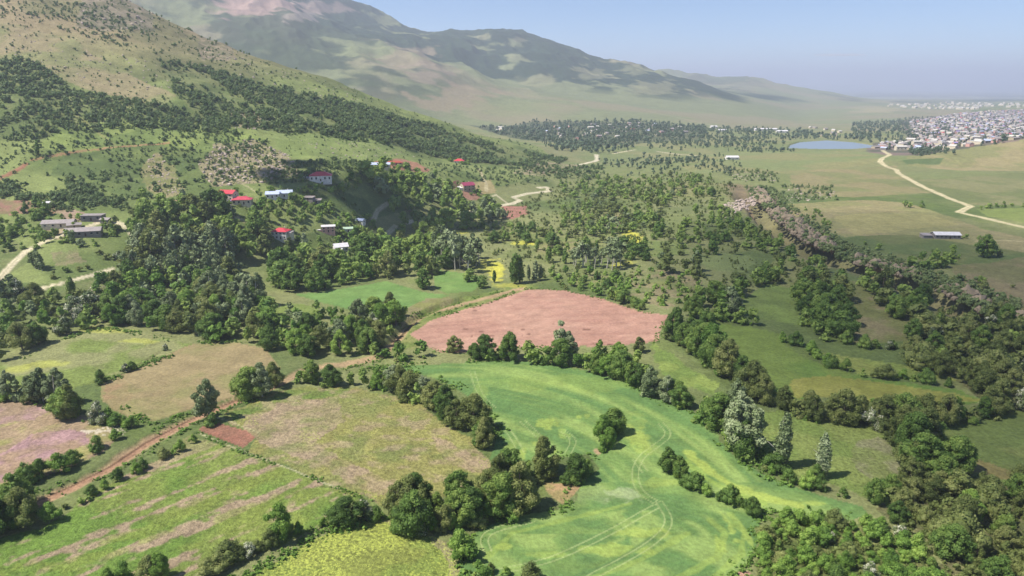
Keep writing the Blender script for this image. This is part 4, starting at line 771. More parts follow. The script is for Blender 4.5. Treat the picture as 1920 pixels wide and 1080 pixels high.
for q, r in HP[:18]:
    for k in range(9):
        a = rg.uniform(-3.6, .5) if k < 6 else rg.uniform(0, 3.14); d = r*.8+rg.uniform(2, 6); x, y = q.x+math.cos(a)*d, q.y+math.sin(a)*d
        PLANTS.append((rg.choice(('dark', 'shrub', 'shrubb', 'bright', 'shrub')), Vector((x, y, float(height(np.array([x]), np.array([y]))[0]))), rg.uniform(2.2, 5.2), 'the gardens right around the village houses', None))
OPEN = [(at(1188, 448), 13), (at(930, 510), 9), (at(780, 442), 5), (at(976, 457), 6)]
def clear(p, h):
    for q, r in OPEN:
        if math.hypot(p.x-q.x, p.y-q.y) < r or (0 < q.y-p.y < h*3 and abs(p.x-q.x*p.y/q.y) < r*.9): return False
    for q, r in HP:
        if math.hypot(p.x-q.x, p.y-q.y) < r*.62+h*.2: return False
        dy = q.y-p.y
        if 0 < dy < h*1.0+r*.4 and abs(p.x-q.x*p.y/q.y) < r*.45+h*.1: return False
    return True
PLANTS = [q for q in PLANTS if inview(q[1], q[2]) and visible(q[1], q[2]) and (q[4] or clear(q[1], q[2]))]
byk = {}
for q in PLANTS: byk.setdefault(KC[LOOK[q[0]][1]], []).append(q)
SINGLE = []; REST = []
for k, L in byk.items():
    L.sort(key=lambda q: (q[4] is None, -q[2]*ppm(q[1]))); SINGLE += L[:300]; REST += L[300:]
print('in view', len(PLANTS), 'single', len(SINGLE), 'rest', len(REST))
lab = {}
for q in SINGLE:
    if q[4] is None: lab.setdefault((q[0], q[3]), []).append(q)
LBL = {}; SHORT = {'dark': 'dark tree', 'bright': 'bright tree', 'olive': 'olive tree', 'silver': 'silvery tree', 'poplar': 'silvery poplar', 'darkpoplar': 'dark poplar', 'stand': 'pale-stemmed tree', 'blossom': 'white bush', 'shrub': 'dark shrub', 'shrubb': 'bright shrub', 'shrubo': 'olive shrub'}
PLU = {'bush': 'bushes'}
for (k, pl), L in lab.items():
    L.sort(key=lambda q: project(q[1].x, q[1].y, q[1].z)[0])
    for i, q in enumerate(L):
        s = LOOK[k][0]; LBL[id(q)] = s+(', %s from the left in ' % ordinal(i+1) if len(L) > 1 else ' in ')+pl
        if len(LBL[id(q)].split()) > 16: LBL[id(q)] = SHORT[k]+(', %s from left in ' % ordinal(i+1) if len(L) > 1 else ' in ')+pl
        if len(LBL[id(q)].split()) > 16: LBL[id(q)] = SHORT[k]+', %s in ' % ordinal(i+1)+pl.replace('the ', '')
for q in SINGLE:
    kind, p, h, place, own = q; look, name, cat = LOOK[kind]; lod = 0 if p.y < 330 else 1; cm, tm = rg.choice(PRO[kind, lod]); s = h/10
    sz = h*ppm(p)*1024/1920
    if sz > 12:
        e = link(name, None, own or LBL[id(q)], cat, place and '%s in %s' % (PLU.get(cat, cat+'s'), place), loc=p); e.rotation_euler.z = rg.uniform(0, 6.28); w = s*rg.uniform(.88, 1.12); e.scale = (w*rg.uniform(.82, 1.2), w*rg.uniform(.82, 1.2), s*rg.uniform(.92, 1.08)); e.rotation_euler.x = rg.gauss(0, .05); e.rotation_euler.y = rg.gauss(0, .05)
        link('trunk' if 'shrub' not in kind else 'stem', tm, parent=e); link('crown' if 'shrub' not in kind else 'foliage', cm, parent=e)
    else:
        e = link(name, cm, own or LBL[id(q)], cat, place and '%s in %s' % (PLU.get(cat, cat+'s'), place), loc=p); e.rotation_euler.z = rg.uniform(0, 6.28); w = s*rg.uniform(.88, 1.12); e.scale = (w*rg.uniform(.82, 1.2), w*rg.uniform(.82, 1.2), s*rg.uniform(.92, 1.08)); e.rotation_euler.x = rg.gauss(0, .05); e.rotation_euler.y = rg.gauss(0, .05)
def merge(name, items, src, mats, kind='stuff', label=None):
    """items: (x, y, z, rotation, sx, sz, source index); every source is (V, F, tint) with quads (a repeated last index is a triangle)"""
    VV = []; FF = []; TT_ = []; nv = 0; g = np.random.RandomState(len(items))
    for si, (V, Fc, T) in enumerate(src):
        it = np.array([i[:6] for i in items if i[6] == si], float)
        if not len(it): continue
        c, s = np.cos(it[:, 3])[:, None], np.sin(it[:, 3])[:, None]
        x = (V[None, :, 0]*c-V[None, :, 1]*s)*it[:, 4:5]+it[:, 0:1]; y = (V[None, :, 0]*s+V[None, :, 1]*c)*it[:, 4:5]+it[:, 1:2]; z = V[None, :, 2]*it[:, 5:6]+it[:, 2:3]
        VV.append(np.stack([x, y, z], 2).reshape(-1, 3)); FF.append((Fc[None]+(np.arange(len(it))*len(V))[:, None, None]).reshape(-1, Fc.shape[1])+nv); nv += len(it)*len(V)
        TT_.append((T[None]*.6+g.rand(len(it), 1)*.4).ravel())
    V = np.vstack(VV); f = np.vstack(FF); T = np.concatenate(TT_)
    me = mesh_np(name, V, f, mats, smooth=False, fattr=T); o = link(name, me, label, kind=kind); return o
def tris(V, Fq, T):
    f = np.vstack(Fq); t = f[:, 2] == f[:, 3]; a = f[t][:, :3]; b = f[~t]; return V, np.vstack([a, b[:, [0, 1, 2]], b[:, [0, 2, 3]]]), np.concatenate([T[t], T[~t], T[~t]])
SRC = {k: [tris(*crown(500+s*7, w, 10-z0, z0, nl, n, ls, spire=sp, lr=lr)) for s in range(4)] for k, (w, z0, nl, n, ls, sp, lr) in {
 'T': (4.6, .8, 8, 130, .95, False, (.36,.5)), 'S': (6.2, 0, 5, 70, 1.2, False, (.4,.55)), 'P': (1.9, .6, 8, 60, .8, True, (.6,.8)), 'F': (4.6, 0, 3, 26, 1.9, False, (.5,.7))}.items()}
groups = {}
for kind, p, h, place, own in REST:
    lk = {'dark': ('T','dark'), 'bright': ('T','bright'), 'olive': ('T','olive'), 'silver': ('T','silver'), 'poplar': ('P','silver'), 'darkpoplar': ('P','dark'), 'stand': ('P','silver'), 'blossom': ('S','blossom'), 'shrub': ('S','dark'), 'shrubb': ('S','bright'), 'shrubo': ('S','olive')}[kind]
    groups.setdefault(lk, []).append((p.x, p.y, p.z-.1, rg.uniform(0, 6.28), h/10*rg.uniform(.85, 1.2), h/10, rg.randrange(4)))
nm = {'T': 'distant_trees', 'S': 'distant_shrubs', 'P': 'distant_poplars'}
lb = {'dark': 'dark green', 'bright': 'fresh green', 'olive': 'dull olive', 'silver': 'silver grey', 'blossom': 'white flowering'}
wd = {'T': 'trees in the more distant woods and hedges', 'S': 'shrubs in the more distant scrub and hedges', 'P': 'slender trees farther up the valley'}
for (s, m), L in groups.items():
    if len(L) == 1: L = L*2
    o = merge(nm[s], L, SRC[s], [LM[m]], label=lb[m]+' '+wd[s]); o['category'] = {'T': 'trees', 'S': 'shrubs', 'P': 'trees'}[s]
# -- hillside scrub: thousands of small bushes
def scat(poly, n, hmin, hmax, clump=None, thr=.5, big=0, yr=(250, 9000)):
    P = px([(max(u, -60), max(v, 0)) for u, v in poly]); out = []; lo, hi = P.min(0), P.max(0)
    # even in the world, denser where the noise says so
    x = np.random.RandomState(n).uniform(lo[0], hi[0], n*14); y = np.random.RandomState(n+1).uniform(lo[1], hi[1], n*14); m = inpoly(x, y, P) & (y > yr[0]) & (y < yr[1]); x, y = x[m], y[m]
    if clump: c = .45*fbm(x, y, clump, 3, 66)+.55*fbm(x, y, clump*5, 3, 67); m = c+np.random.RandomState(3).rand(len(x))*.08 > thr; x, y = x[m], y[m]
    x, y = x[:n], y[:n]; z = height(x, y)
    for a, b, c in zip(x, y, z):
        h = hmin+(hmax-hmin)*rg.random()**1.8; out.append((a, b, c-.2, rg.uniform(0, 6.28), h/10*rg.uniform(.5, 1.25), h/10, rg.randrange(4)))
    return out
scr = []
scr += scat([(0,110),(60,115),(150,175),(250,190),(330,205),(420,228),(450,255),(330,245),(220,240),(120,250),(60,262),(0,270)], 2000, .8, 6.2, 13, .445)
scr += scat([(300,115),(380,125),(500,160),(640,190),(800,232),(950,276),(1060,300),(1040,314),(930,310),(850,300),(780,282),(700,270),(600,252),(520,250),(420,235),(330,180)], 5600, .8, 6.5, 13, .455)
scr += scat([(380,130),(500,165),(640,195),(760,225),(700,245),(560,215),(440,185)], 1000, 2, 6.5, 50, .34)
scr += scat([(0,0),(240,0),(450,95),(700,180),(900,250),(1050,296),(1000,300),(700,250),(450,210),(300,180),(150,120),(0,60)], 1500, 1.0, 4.2, 40, .44)
scr += scat([(120,20),(300,20),(450,100),(520,140),(430,140),(330,90),(200,70)], 420, 1.8, 5, 25, .42); scr += scat([(0,0),(200,10),(260,60),(220,90),(100,50),(0,30)], 260, 1.8, 5, 30, .42)
scr += scat([(0,230),(300,225),(420,240),(500,262),(560,330),(430,345),(300,370),(200,380),(60,380),(0,370)], 1300, 1.0, 3.8, 30, .38)
scr += scat([(0,340),(60,320),(170,350),(210,385),(120,380),(0,372)], 300, 2, 5, 30, .42); scr += scat([(30,385),(240,375),(250,395),(100,400)], 90, 2, 5)
scr += scat([(380,265),(500,262),(560,330),(480,345),(390,350)], 160, .9, 2.4); scr += scat([(560,305),(690,302),(700,330),(560,345),(480,350)], 360, 1.5, 4)
scr += scat([(780,300),(1000,315),(1090,325),(1010,345),(940,350),(880,335),(800,330)], 360, 1.4, 4.2, 25, .38); scr += scat([(960,310),(1130,312),(1140,335),(1040,335)], 200, 2.5, 6.5)
scr += scat([(500,262),(680,270),(800,305),(700,305),(560,300)], 60, 1, 2.2); scr += scat([(0,60),(150,120),(300,185),(240,190),(100,140),(0,115)], 60, .8, 2.4)
scr += scat([(0,20),(240,5),(450,100),(700,185),(900,255),(1040,300),(900,300),(700,280),(500,260),(420,240),(200,200),(0,110)], 1900, .7, 3.2)
vs_ = scat([(880,420),(1060,340),(1300,325),(1390,350),(1350,400),(1450,470),(1560,520),(1400,545),(1300,570),(1180,560),(1040,540),(930,500)], 2300, .8, 3.4, 14, .42)
vs_ += scat([(1660,950),(1960,900),(1960,1110),(1760,1110)], 500, .8, 2.6, 8, .4, yr=(62, 400)); vs_ += scat([(1440,985),(1640,985),(1760,1100),(1410,1105)], 420, .6, 1.9, 6, .36, yr=(62, 400)); vs_ += scat([(1700,600),(1930,640),(1960,760),(1800,720)], 420, .8, 3, 10, .38)
vs_ += scat([(230,395),(420,380),(640,345),(700,420),(800,470),(640,500),(500,470),(300,450)], 600, .8, 3, 12, .4)
ov = merge('valley_undergrowth', vs_, SRC['S'][:2]+SRC['F'][:2], [LM['olive']], label='low bushes and undergrowth filling the valley floor'); ov['category'] = 'undergrowth'
SCR_SRC = SRC['S'][:2]+SRC['F'][:2]
# -- rough weeds and seedlings along the field edges and verges
wd_ = []
def weeds(pts, n, hmin=.3, hmax=1.3, wob=1.4):
    P = px(pts) if not isinstance(pts, np.ndarray) else pts; sg = np.linalg.norm(np.diff(P, axis=0), axis=1); L = np.concatenate([[0], np.cumsum(sg)])
    for _ in range(n):
        t = rg.random()*L[-1]; i = min(int(np.searchsorted(L, t, side='right'))-1, len(sg)-1); f = (t-L[i])/sg[i]; q = P[i]*(1-f)+P[i+1]*f+np.array([rg.gauss(0, wob), rg.gauss(0, wob)])
        if vnoise(np.array([q[0]/7]), np.array([q[1]/7]), 4)[0] < .5: continue
        h = hmin+(hmax-hmin)*rg.random()**2; wd_.append((q[0], q[1], float(height(q[:1], q[1:])[0])-.1, rg.uniform(0, 6.28), h/10*rg.uniform(.8, 1.4), h/10, rg.randrange(2)))
weeds(WH+WH[:1], 2600); weeds([(990,542),(1060,544),(1130,561),(1200,584),(1272,595),(1240,614),(1235,640),(1150,648),(980,652),(860,662),(820,660),(788,642),(768,627),(810,601),(870,581),(930,562),(990,542)], 1100, .3, 1.0)
NR = np.gradient(r1, axis=0); NR = np.stack([-NR[:, 1], NR[:, 0]], 1); NR /= np.linalg.norm(NR, axis=1)[:, None]
weeds(r1+NR*3.6, 900, .3, 1.1, 1.1); weeds(r1-NR*3.6, 900, .3, 1.1, 1.1)
weeds([(362,644),(440,642),(500,655)], 160); weeds([(362,644),(300,675),(250,692),(186,722),(188,745),(240,780),(290,792),(380,765),(475,740)], 700)
weeds([(366,812),(460,850),(560,885),(640,918),(700,940)], 500, .3, .8, .5); weeds([(860,1100),(850,1050),(820,1010),(780,980),(692,970),(600,1003),(520,1048),(400,1110)], 700)
weeds([(1305,600),(1370,690),(1440,737),(1500,752),(1600,748),(1700,762),(1845,742)], 500); weeds([(20,690),(130,634),(205,614),(335,640)], 400); weeds([(-10,905),(60,895),(150,862),(232,812),(200,795),(60,748)], 400)
weeds([(1405,800),(1430,872),(1480,892),(1570,917),(1650,942)], 500)
ow = merge('field_edge_weeds', wd_, [tris(*crown(900+s, 5.5, 10, 0, 3, 22, 2.2, lr=(.4,.55))) for s in range(2)], [LM['bright']], label='rough weeds growing along the field edges and verges'); ow['category'] = 'weeds'
o = merge('hillside_scrub', scr, SCR_SRC, [LM['scrub']], label='dark green bushes spread over the near hillside'); o['category'] = 'scrub'
# -- far woods round the distant village and the town
def far(poly, n, hmin, hmax, **k): return scat(poly, n, hmin, hmax, **k)
fw = []
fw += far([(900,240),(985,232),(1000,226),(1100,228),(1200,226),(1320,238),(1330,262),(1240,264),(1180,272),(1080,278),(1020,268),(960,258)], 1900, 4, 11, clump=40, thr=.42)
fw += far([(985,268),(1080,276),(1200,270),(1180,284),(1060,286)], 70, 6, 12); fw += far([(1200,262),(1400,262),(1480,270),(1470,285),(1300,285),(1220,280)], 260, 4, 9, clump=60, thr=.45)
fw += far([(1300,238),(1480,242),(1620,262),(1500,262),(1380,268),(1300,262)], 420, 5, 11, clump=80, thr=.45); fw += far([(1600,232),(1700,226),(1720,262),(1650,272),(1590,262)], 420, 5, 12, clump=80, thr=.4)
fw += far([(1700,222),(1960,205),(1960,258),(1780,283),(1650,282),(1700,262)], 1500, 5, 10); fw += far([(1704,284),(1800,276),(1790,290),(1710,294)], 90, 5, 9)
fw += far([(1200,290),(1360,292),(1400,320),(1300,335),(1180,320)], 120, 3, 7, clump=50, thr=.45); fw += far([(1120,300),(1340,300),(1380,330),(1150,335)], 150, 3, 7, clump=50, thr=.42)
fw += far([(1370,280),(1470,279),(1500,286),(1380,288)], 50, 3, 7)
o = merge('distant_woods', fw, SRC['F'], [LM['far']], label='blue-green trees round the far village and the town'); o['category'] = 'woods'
mw = []
mw += far([(640,30),(760,60),(950,75),(1120,110),(1250,150),(1380,190),(1300,200),(1180,180),(1050,160),(930,150),(850,120),(740,80)], 10, 6, 12)
# ------------------------------------------------------------------ rocks
RM = plain('lichen_grey_rock', (132,118,98), noise=.25); RM2 = plain('warm_grey_rock', (168,152,140), noise=.6)
def rock_src(s):
    g = np.random.RandomState(s); v, f = ICO1; v = v*(1+(g.rand(len(v), 1)-.5)*.7)*np.array([1, g.uniform(.6, 1), g.uniform(.5, .9)]); v = np.round(v*3)/3*.5+v*.5
    return v, f, g.rand(len(f))
RS = [rock_src(s) for s in range(6)]
rk = []
def rocks_line(off, n, smin, smax, t0=0., t1=1.):
    P = g1; seg = np.linalg.norm(np.diff(P, axis=0), axis=1); L = np.concatenate([[0], np.cumsum(seg)]); 
    for k in range(n):
        s = rg.uniform(t0, t1)*L[-1]; i = min(np.searchsorted(L, s)-1, len(seg)-1); i = max(i, 0); f = (s-L[i])/seg[i]; p = P[i]*(1-f)+P[i+1]*f; d = (P[i+1]-P[i])/seg[i]; nrm = np.array([-d[1], d[0]]); 
        if fbm(np.array([p[0]]), np.array([p[1]]), 25, 2, 71)[0] < .36: continue
        q = p+nrm*rg.uniform(*off); x, y = q; z = float(height(np.array([x]), np.array([y]))[0]); sz = smin+(smax-smin)*rg.random()**2; rk.append((x, y, z+sz*.15, rg.uniform(0, 6.28), sz, sz*rg.uniform(.8, 1.5), rg.randrange(6)))
rocks_line((2, 18), 2300, .4, 2.2); rocks_line((7, 17), 1100, 1.0, 4.0); rocks_line((16, 26), 400, .4, 1.5)
gb = []
for a in range(1100):
    i = rg.randrange(len(g1)-1); f = rg.random(); p_ = g1[i]*(1-f)+g1[i+1]*f; dd_ = g1[i+1]-g1[i]; dd_ = dd_/np.linalg.norm(dd_); q_ = p_+np.array([-dd_[1], dd_[0]])*rg.uniform(2, 30); h_ = rg.uniform(1.5, 4.5)
    gb.append((q_[0], q_[1], float(height(q_[:1], q_[1:])[0])-.2, rg.uniform(0, 6.28), h_/10*rg.uniform(.9, 1.3), h_/10, rg.randrange(4)))
gb += scat([(1360,318),(1460,322),(1460,345),(1370,342)], 90, 2, 5); gb += scat([(1470,345),(1580,352),(1570,375),(1450,390)], 90, 2, 5)
og = merge('gorge_bushes', gb, SRC['S'][:4], [LM['scrub']], label='dark bushes growing between the rocks of the gorge'); og['category'] = 'bushes'
o = merge('gorge_rocks', rk, RS, [RM], label='broken grey rocks lining the far side of the gorge'); o['category'] = 'rocks'
rk = []
def rocks_in(poly, n, smin, smax, yr=(250, 1400), clump=None):
    for a in scat(poly, n, 1, 2, yr=yr, clump=clump, thr=.45): sz = smin+(smax-smin)*rg.random()**2.5; rk.append((a[0], a[1], a[2]+.2, a[3], sz, sz*rg.uniform(.5, 1), rg.randrange(6)))
rocks_in([(400,270),(470,258),(545,290),(560,330),(480,345),(400,350),(370,310)], 700, .4, 1.8); rocks_in([(270,300),(300,285),(330,320),(345,360),(300,370)], 180, .3, 1.2)
rocks_in([(150,10),(290,15),(300,60),(240,75),(150,45)], 420, .6, 3.5); rocks_in([(360,85),(440,75),(460,115),(380,125)], 260, .5, 2.5); rocks_in([(430,205),(500,212),(500,245),(440,240)], 220, .4, 1.6)
rocks_in([(0,60),(300,120),(330,180),(150,150),(0,115)], 260, .3, 1.4); rocks_in([(300,90),(450,110),(700,190),(600,200),(420,160)], 200, .4, 1.8); rocks_in([(560,258),(700,268),(780,295),(680,300),(600,290)], 160, .3, 1.2); rocks_in([(1000,302),(1090,310),(1080,320),(970,326)], 160, .4, 1.5)
rocks_in([(1365,322),(1450,325),(1455,340),(1375,338)], 150, .4, 1.5); rocks_in([(1480,350),(1570,355),(1560,372),(1460,385)], 160, .4, 1.5); rocks_in([(1350,385),(1420,372),(1420,400),(1360,410)], 260, .6, 2.4)
rocks_in([(1780,560),(1930,590),(1930,660),(1860,620)], 360, .4, 1.6); rocks_in([(160,540),(225,520),(220,545),(170,555)], 60, .3, 1.0, yr=(150,600))
o = merge('hillside_rocks', rk, RS, [RM2], label='pale rocks scattered over the dry slopes'); o['category'] = 'rocks'
# ------------------------------------------------------------------ buildings
import bmesh
def bmo(name, bm, mat, parent=None, loc=None, smooth=False):
    me = bpy.data.meshes.new(name); bm.normal_update(); bm.to_mesh(me); bm.free()
    for m in (mat if isinstance(mat, list) else [mat]): me.materials.append(m)
    return link(name, me, parent=parent, loc=loc)
def box(bm, x0, x1, y0, y1, z0, z1, mi=0):
    v = [bm.verts.new(p) for p in ((x0,y0,z0),(x1,y0,z0),(x1,y1,z0),(x0,y1,z0),(x0,y0,z1),(x1,y0,z1),(x1,y1,z1),(x0,y1,z1))]
    for f in ((0,3,2,1),(4,5,6,7),(0,1,5,4),(1,2,6,5),(2,3,7,6),(3,0,4,7)): bm.faces.new([v[i] for i in f]).material_index = mi
def poly(bm, pts, mi=0): bm.faces.new([bm.verts.new(p) for p in pts]).material_index = mi
def roof_bm(w, d, z, rh, kind, ov=.5, th=.18, bm=None, mi=0):
    bm = bm or bmesh.new(); W = w/2+ov; Dd = d/2+ov
    if kind == 'flat': box(bm, -W, W, -Dd, Dd, z, z+.25, mi); return bm
    if kind == 'shed':
        a = [(-W,-Dd,z),(W,-Dd,z),(W,Dd,z+rh),(-W,Dd,z+rh)]
        poly(bm, [(x,y,h+th) for x,y,h in a], mi); poly(bm, a[::-1], mi)
        for i in range(4): p, q = a[i], a[(i+1)%4]; poly(bm, [p, q, (q[0],q[1],q[2]+th), (p[0],p[1],p[2]+th)], mi)
        return bm
    hp = (min(Dd*.95, W*.9) if kind == 'hip' else 0)
    e = [(-W,-Dd,z),(W,-Dd,z),(W,Dd,z),(-W,Dd,z)]; r0, r1 = (-W+hp,0,z+rh), (W-hp,0,z+rh)
    for dz, flip in ((th, False), (0, True)):
        u = lambda p: (p[0], p[1], p[2]+dz)
        fs = [[e[0],e[1],r1,r0],[e[2],e[3],r0,r1]]
        if kind == 'hip': fs += [[e[1],e[2],r1],[e[3],e[0],r0]]
        for f in fs: poly(bm, [u(p) for p in (f[::-1] if flip else f)], mi)
    for i in range(4): 
        p, q = e[i], e[(i+1)%4]
        if kind == 'gable' and i in (1,3):
            m = r1 if i == 1 else r0; ps = [p, m, q]; 
            for a, b in ((p, m), (m, q)): poly(bm, [a, b, (b[0],b[1],b[2]+th), (a[0],a[1],a[2]+th)], mi)
        else: poly(bm, [p, q, (q[0],q[1],q[2]+th), (p[0],p[1],p[2]+th)], mi)
    return bm
def roofm(name, c, rib=True):
    m, t, b = new_mat(name); n = t.nodes; l = t.links; b.inputs['Roughness'].default_value = .45; c = tuple(lin(c)/K)
    tc = n.new('ShaderNodeTexCoord'); w = n.new('ShaderNodeTexWave'); w.inputs['Scale'].default_value = 1.6; w.inputs['Distortion'].default_value = .2; l.new(tc.outputs['Object'], w.inputs['Vector'])
    q = n.new('ShaderNodeTexNoise'); q.inputs['Scale'].default_value = .5; q.inputs['Detail'].default_value = 4; l.new(tc.outputs['Object'], q.inputs['Vector'])
    a = n.new('ShaderNodeMapRange'); a.inputs[3].default_value = .85; a.inputs[4].default_value = 1.08; l.new(w.outputs['Fac'], a.inputs[0]); bb = n.new('ShaderNodeMapRange'); bb.inputs[1].default_value=.3; bb.inputs[2].default_value=.7; bb.inputs[3].default_value = .8; bb.inputs[4].default_value = 1.1; l.new(q.outputs[0], bb.inputs[0])
    mu = n.new('ShaderNodeMath'); mu.operation = 'MULTIPLY'; l.new(a.outputs[0], mu.inputs[0]); l.new(bb.outputs[0], mu.inputs[1])
    v = n.new('ShaderNodeVectorMath'); v.operation = 'SCALE'; v.inputs[0].default_value = c; l.new(mu.outputs[0], v.inputs['Scale']); l.new(v.outputs[0], b.inputs['Base Color']); return m
M_ = {'red': roofm('red_metal_roof', (200,62,72)), 'pink': roofm('pink_red_roof', (196,72,88)), 'plum': roofm('plum_red_roof', (150,62,88)), 'white': roofm('pale_metal_roof', (216,212,214)), 'blue': roofm('pale_blue_metal_roof', (186,196,220)),
 'grey': roofm('weathered_grey_roof', (156,146,142)), 'brick': roofm('brick_red_tiles', (168,84,64)), 'lilac': roofm('lilac_metal_roof', (160,146,196)), 'cream': plain('cream_plaster', (206,194,170), noise=.8), 'wwall': plain('whitewashed_plaster', (218,212,206), noise=.8),
 'pwall': plain('pinkish_plaster', (206,160,148), noise=.8), 'swall': plain('grey_stone_wall', (128,122,118), noise=1.5), 'twall': plain('tan_stone_wall', (170,158,132), noise=1.2), 'glass': plain('dark_window_glass', (40,48,60), .15), 'wood': plain('dark_wood_door', (74,54,44)), 'green': roofm('pale_green_roof', (176,198,172)),
 'conc': plain('pale_concrete', (190,184,176), noise=1)}
def house(u, v, name, cat, label, w, d, h, rot, roof, rkind, wall, rh=2.0, wins=3, storeys=1, extra=None, door=True, chim=True, lift=0):
    p = at(u, v); e = link(name, None, label, cat, loc=(p.x, p.y, p.z+lift)); e.scale = (.84, .84, .8); e.rotation_euler.z = R(rot)
    b = bmesh.new(); box(b, -w/2, w/2, -d/2, d/2, -3, h)
    if rkind == 'gable':
        for s in (-1, 1): poly(b, [(s*w/2, -d/2, h), (s*w/2, d/2, h), (s*w/2, 0, h+rh*.92)][::s])
    if rkind == 'shed':
        poly(b, [(-w/2, d/2, h), (w/2, d/2, h), (w/2, d/2, h+rh*.9), (-w/2, d/2, h+rh*.9)])
        for s in (-1, 1): poly(b, [(s*w/2, -d/2, h), (s*w/2, d/2, h), (s*w/2, d/2, h+rh*.9)])
    wl = bmo('wall', b, M_[wall], e)
    rf = bmo('roof', roof_bm(w, d, h+.004, rh, rkind), M_[roof], e)
    if chim: c = bmesh.new(); box(c, w*.18, w*.18+.7, d*.1, d*.1+.7, h+rh*.4, h+rh+.9); bmo('chimney', c, M_['cream'], rf)
    hs = h/storeys
    for st in range(storeys):
        for k in range(wins):
            x = -w/2+w*(k+.5)/wins; 
            if door and st == 0 and k == wins//2:
                c = bmesh.new(); box(c, x-.5, x+.5, -d/2-.06, -d/2+.05, 0, 2.1); bmo('door', c, M_['wood'], e); continue
            c = bmesh.new(); z0 = st*hs+hs*.35; box(c, x-.62, x+.62, -d/2-.05, -d/2+.05, z0, z0+hs*.42); wi = bmo('window', c, M_['glass'], e)
            c = bmesh.new(); box(c, x-.75, x+.75, -d/2-.12, -d/2-.002, z0-.14, z0-.002); bmo('sill', c, M_['conc'], wi)
    for s in (-1, 1):
        for k in range(max(1, wins//2)):
            y = -d/2+d*(k+.5)/max(1, wins//2); c = bmesh.new(); z0 = (storeys-1)*hs+hs*.35; box(c, min(s*w/2-.05, s*w/2+.05), max(s*w/2-.05, s*w/2+.05), y-.55, y+.55, z0, z0+hs*.42); bmo('window', c, M_['glass'], e)
    if extra: extra(e, w, d, h)
    return e
def annex(x0, x1, y0, y1, h, wall, roof, rh=.8):
    def f(e, w, d, H_):
        b = bmesh.new(); box(b, x0, x1, y0, y1, -3, h); a = bmo('annex', b, M_[wall], e); c = roof_bm(x1-x0, y1-y0, 0, rh, 'shed', .35)
        o = bmo('annex_roof', c, M_[roof], a); o.location = ((x0+x1)/2, (y0+y1)/2, h+.004)
    return f
house(602,338,'house','house','large house with a bright red hip roof, uppermost of the village',18,12,4.6,12,'red','hip','wwall',3.0,5,extra=annex(-15,-9.02,-5,2,2.6,'cream','grey'))
house(429,374,'house','house','house with a bright red roof at the left end of the village',12,9,5.2,-10,'red','gable','cream',2.4,3,2)
house(455,382,'house','house','low house with long pinkish red roof and lilac shed beside it',14,8,3.6,8,'pink','hip','cream',2.2,4,extra=annex(-14,-7.02,-3,3.5,2.8,'wwall','lilac'))
house(425,392,'shed','shed','small pale shed just below the two red roofs at left',6,4,2.4,-15,'grey','shed','cream',.6,1,chim=False)
house(512,370,'house','house','house with a pale blue metal roof, left of the pair',10,8,3,10,'blue','gable','wwall',2.0,3)
house(534,368,'house','house','house with a pale blue metal roof, right of the pair',12,8,3,12,'blue','gable','wwall',2.2,3)
house(580,375,'shed','shed','small grey-roofed shed in the shaded village garden, left one',8,5,2.4,-12,'grey','shed','swall',.7,1,chim=False)
house(594,380,'shed','shed','small grey-roofed shed in the shaded village garden, right one',7,5,2.4,5,'grey','shed','swall',.7,1,chim=False)
house(528,446,'house','house','white two-storey house with pinkish red hip roof and dark windows',11.5,9,5.6,-8,'red','hip','wwall',2.2,4,2,extra=annex(5.77,8,-2,4,4.4,'cream','grey',.4))
house(616,434,'house','house','flat-roofed pinkish house with a lower white-roofed wing',10,8,4.6,14,'white','flat','pwall',0,3,2,extra=annex(-10,-5.02,-3.5,3,2.2,'pwall','white',.5),chim=False)
house(676,418,'shed','shed','small white-roofed shed right of the flat-roofed pinkish house',7,5,2.6,-20,'blue','gable','wwall',1.4,1,chim=False)
house(653,434,'shed','shed','small pale green-roofed shed above the white gabled house',7,5,2.6,15,'green','gable','wwall',1.2,1,chim=False)
house(639,470,'house','house','house with a bright white gable roof beside the big garden tree',10,8,3.6,25,'white','gable','wwall',2.4,3,extra=annex(-5,0,-7.5,-4.02,2.4,'wwall','white',.6))
house(642,488,'shed','shed','tiny shed with an orange-red roof below the white gabled house',5,4,2.2,20,'brick','gable','cream',1.2,1,chim=False)
house(712,314,'house','long house','long low house with pale bluish roof at the foot of the red terrace',20,8,3.2,8,'blue','gable','cream',1.8,5)
house(740,309,'house','half-built house','low brick-red building on the cleared red terrace',16,8,2.6,5,'brick','hip','pwall',1.6,4,chim=False)
house(861,306,'house','house','lone small house with a pinkish red roof on the scrubby slope',12,9,3.2,-6,'red','hip','wwall',2.6,3)
house(876,356,'house','house','tall tan house with a plum red gable roof above the road',13,11,5.4,28,'plum','gable','twall',3.0,3,2,extra=annex(-10,-6.52,-4,3,3,'wwall','white'))
house(158,441,'barn','barn','long barn with pale weathered roof, nearest of the left farm',21,8,3.2,17,'grey','gable','swall',2.2,6,chim=False)
house(112,424,'barn','barn','wide low farm building with a whitish roof at left',19,9,2.6,12,'grey','gable','cream',2.0,4,chim=False)
house(176,412,'ruin','ruin','roofless grey-walled building behind the long barn',13,8,3.6,6,'grey','flat','swall',0,3,chim=False)
house(140,428,'shed','shed','small weathered lean-to between the wide barn and the long barn',8,5,2.6,30,'grey','shed','twall',.7,1,chim=False)
house(200,418,'shed','shed','small stone shed at the right end of the left farm',6,5,2.6,-10,'grey','gable','swall',1.2,1,chim=False)
house(95,428,'shed','shed','small pale shed at the left end of the wide barn',7,4,2.2,25,'conc','shed','cream',.6,1,chim=False)
house(326,388,'house','house','small pale house on the pinkish cutting left of the village',10,6,2.8,10,'white','shed','cream',.8,2,chim=False)
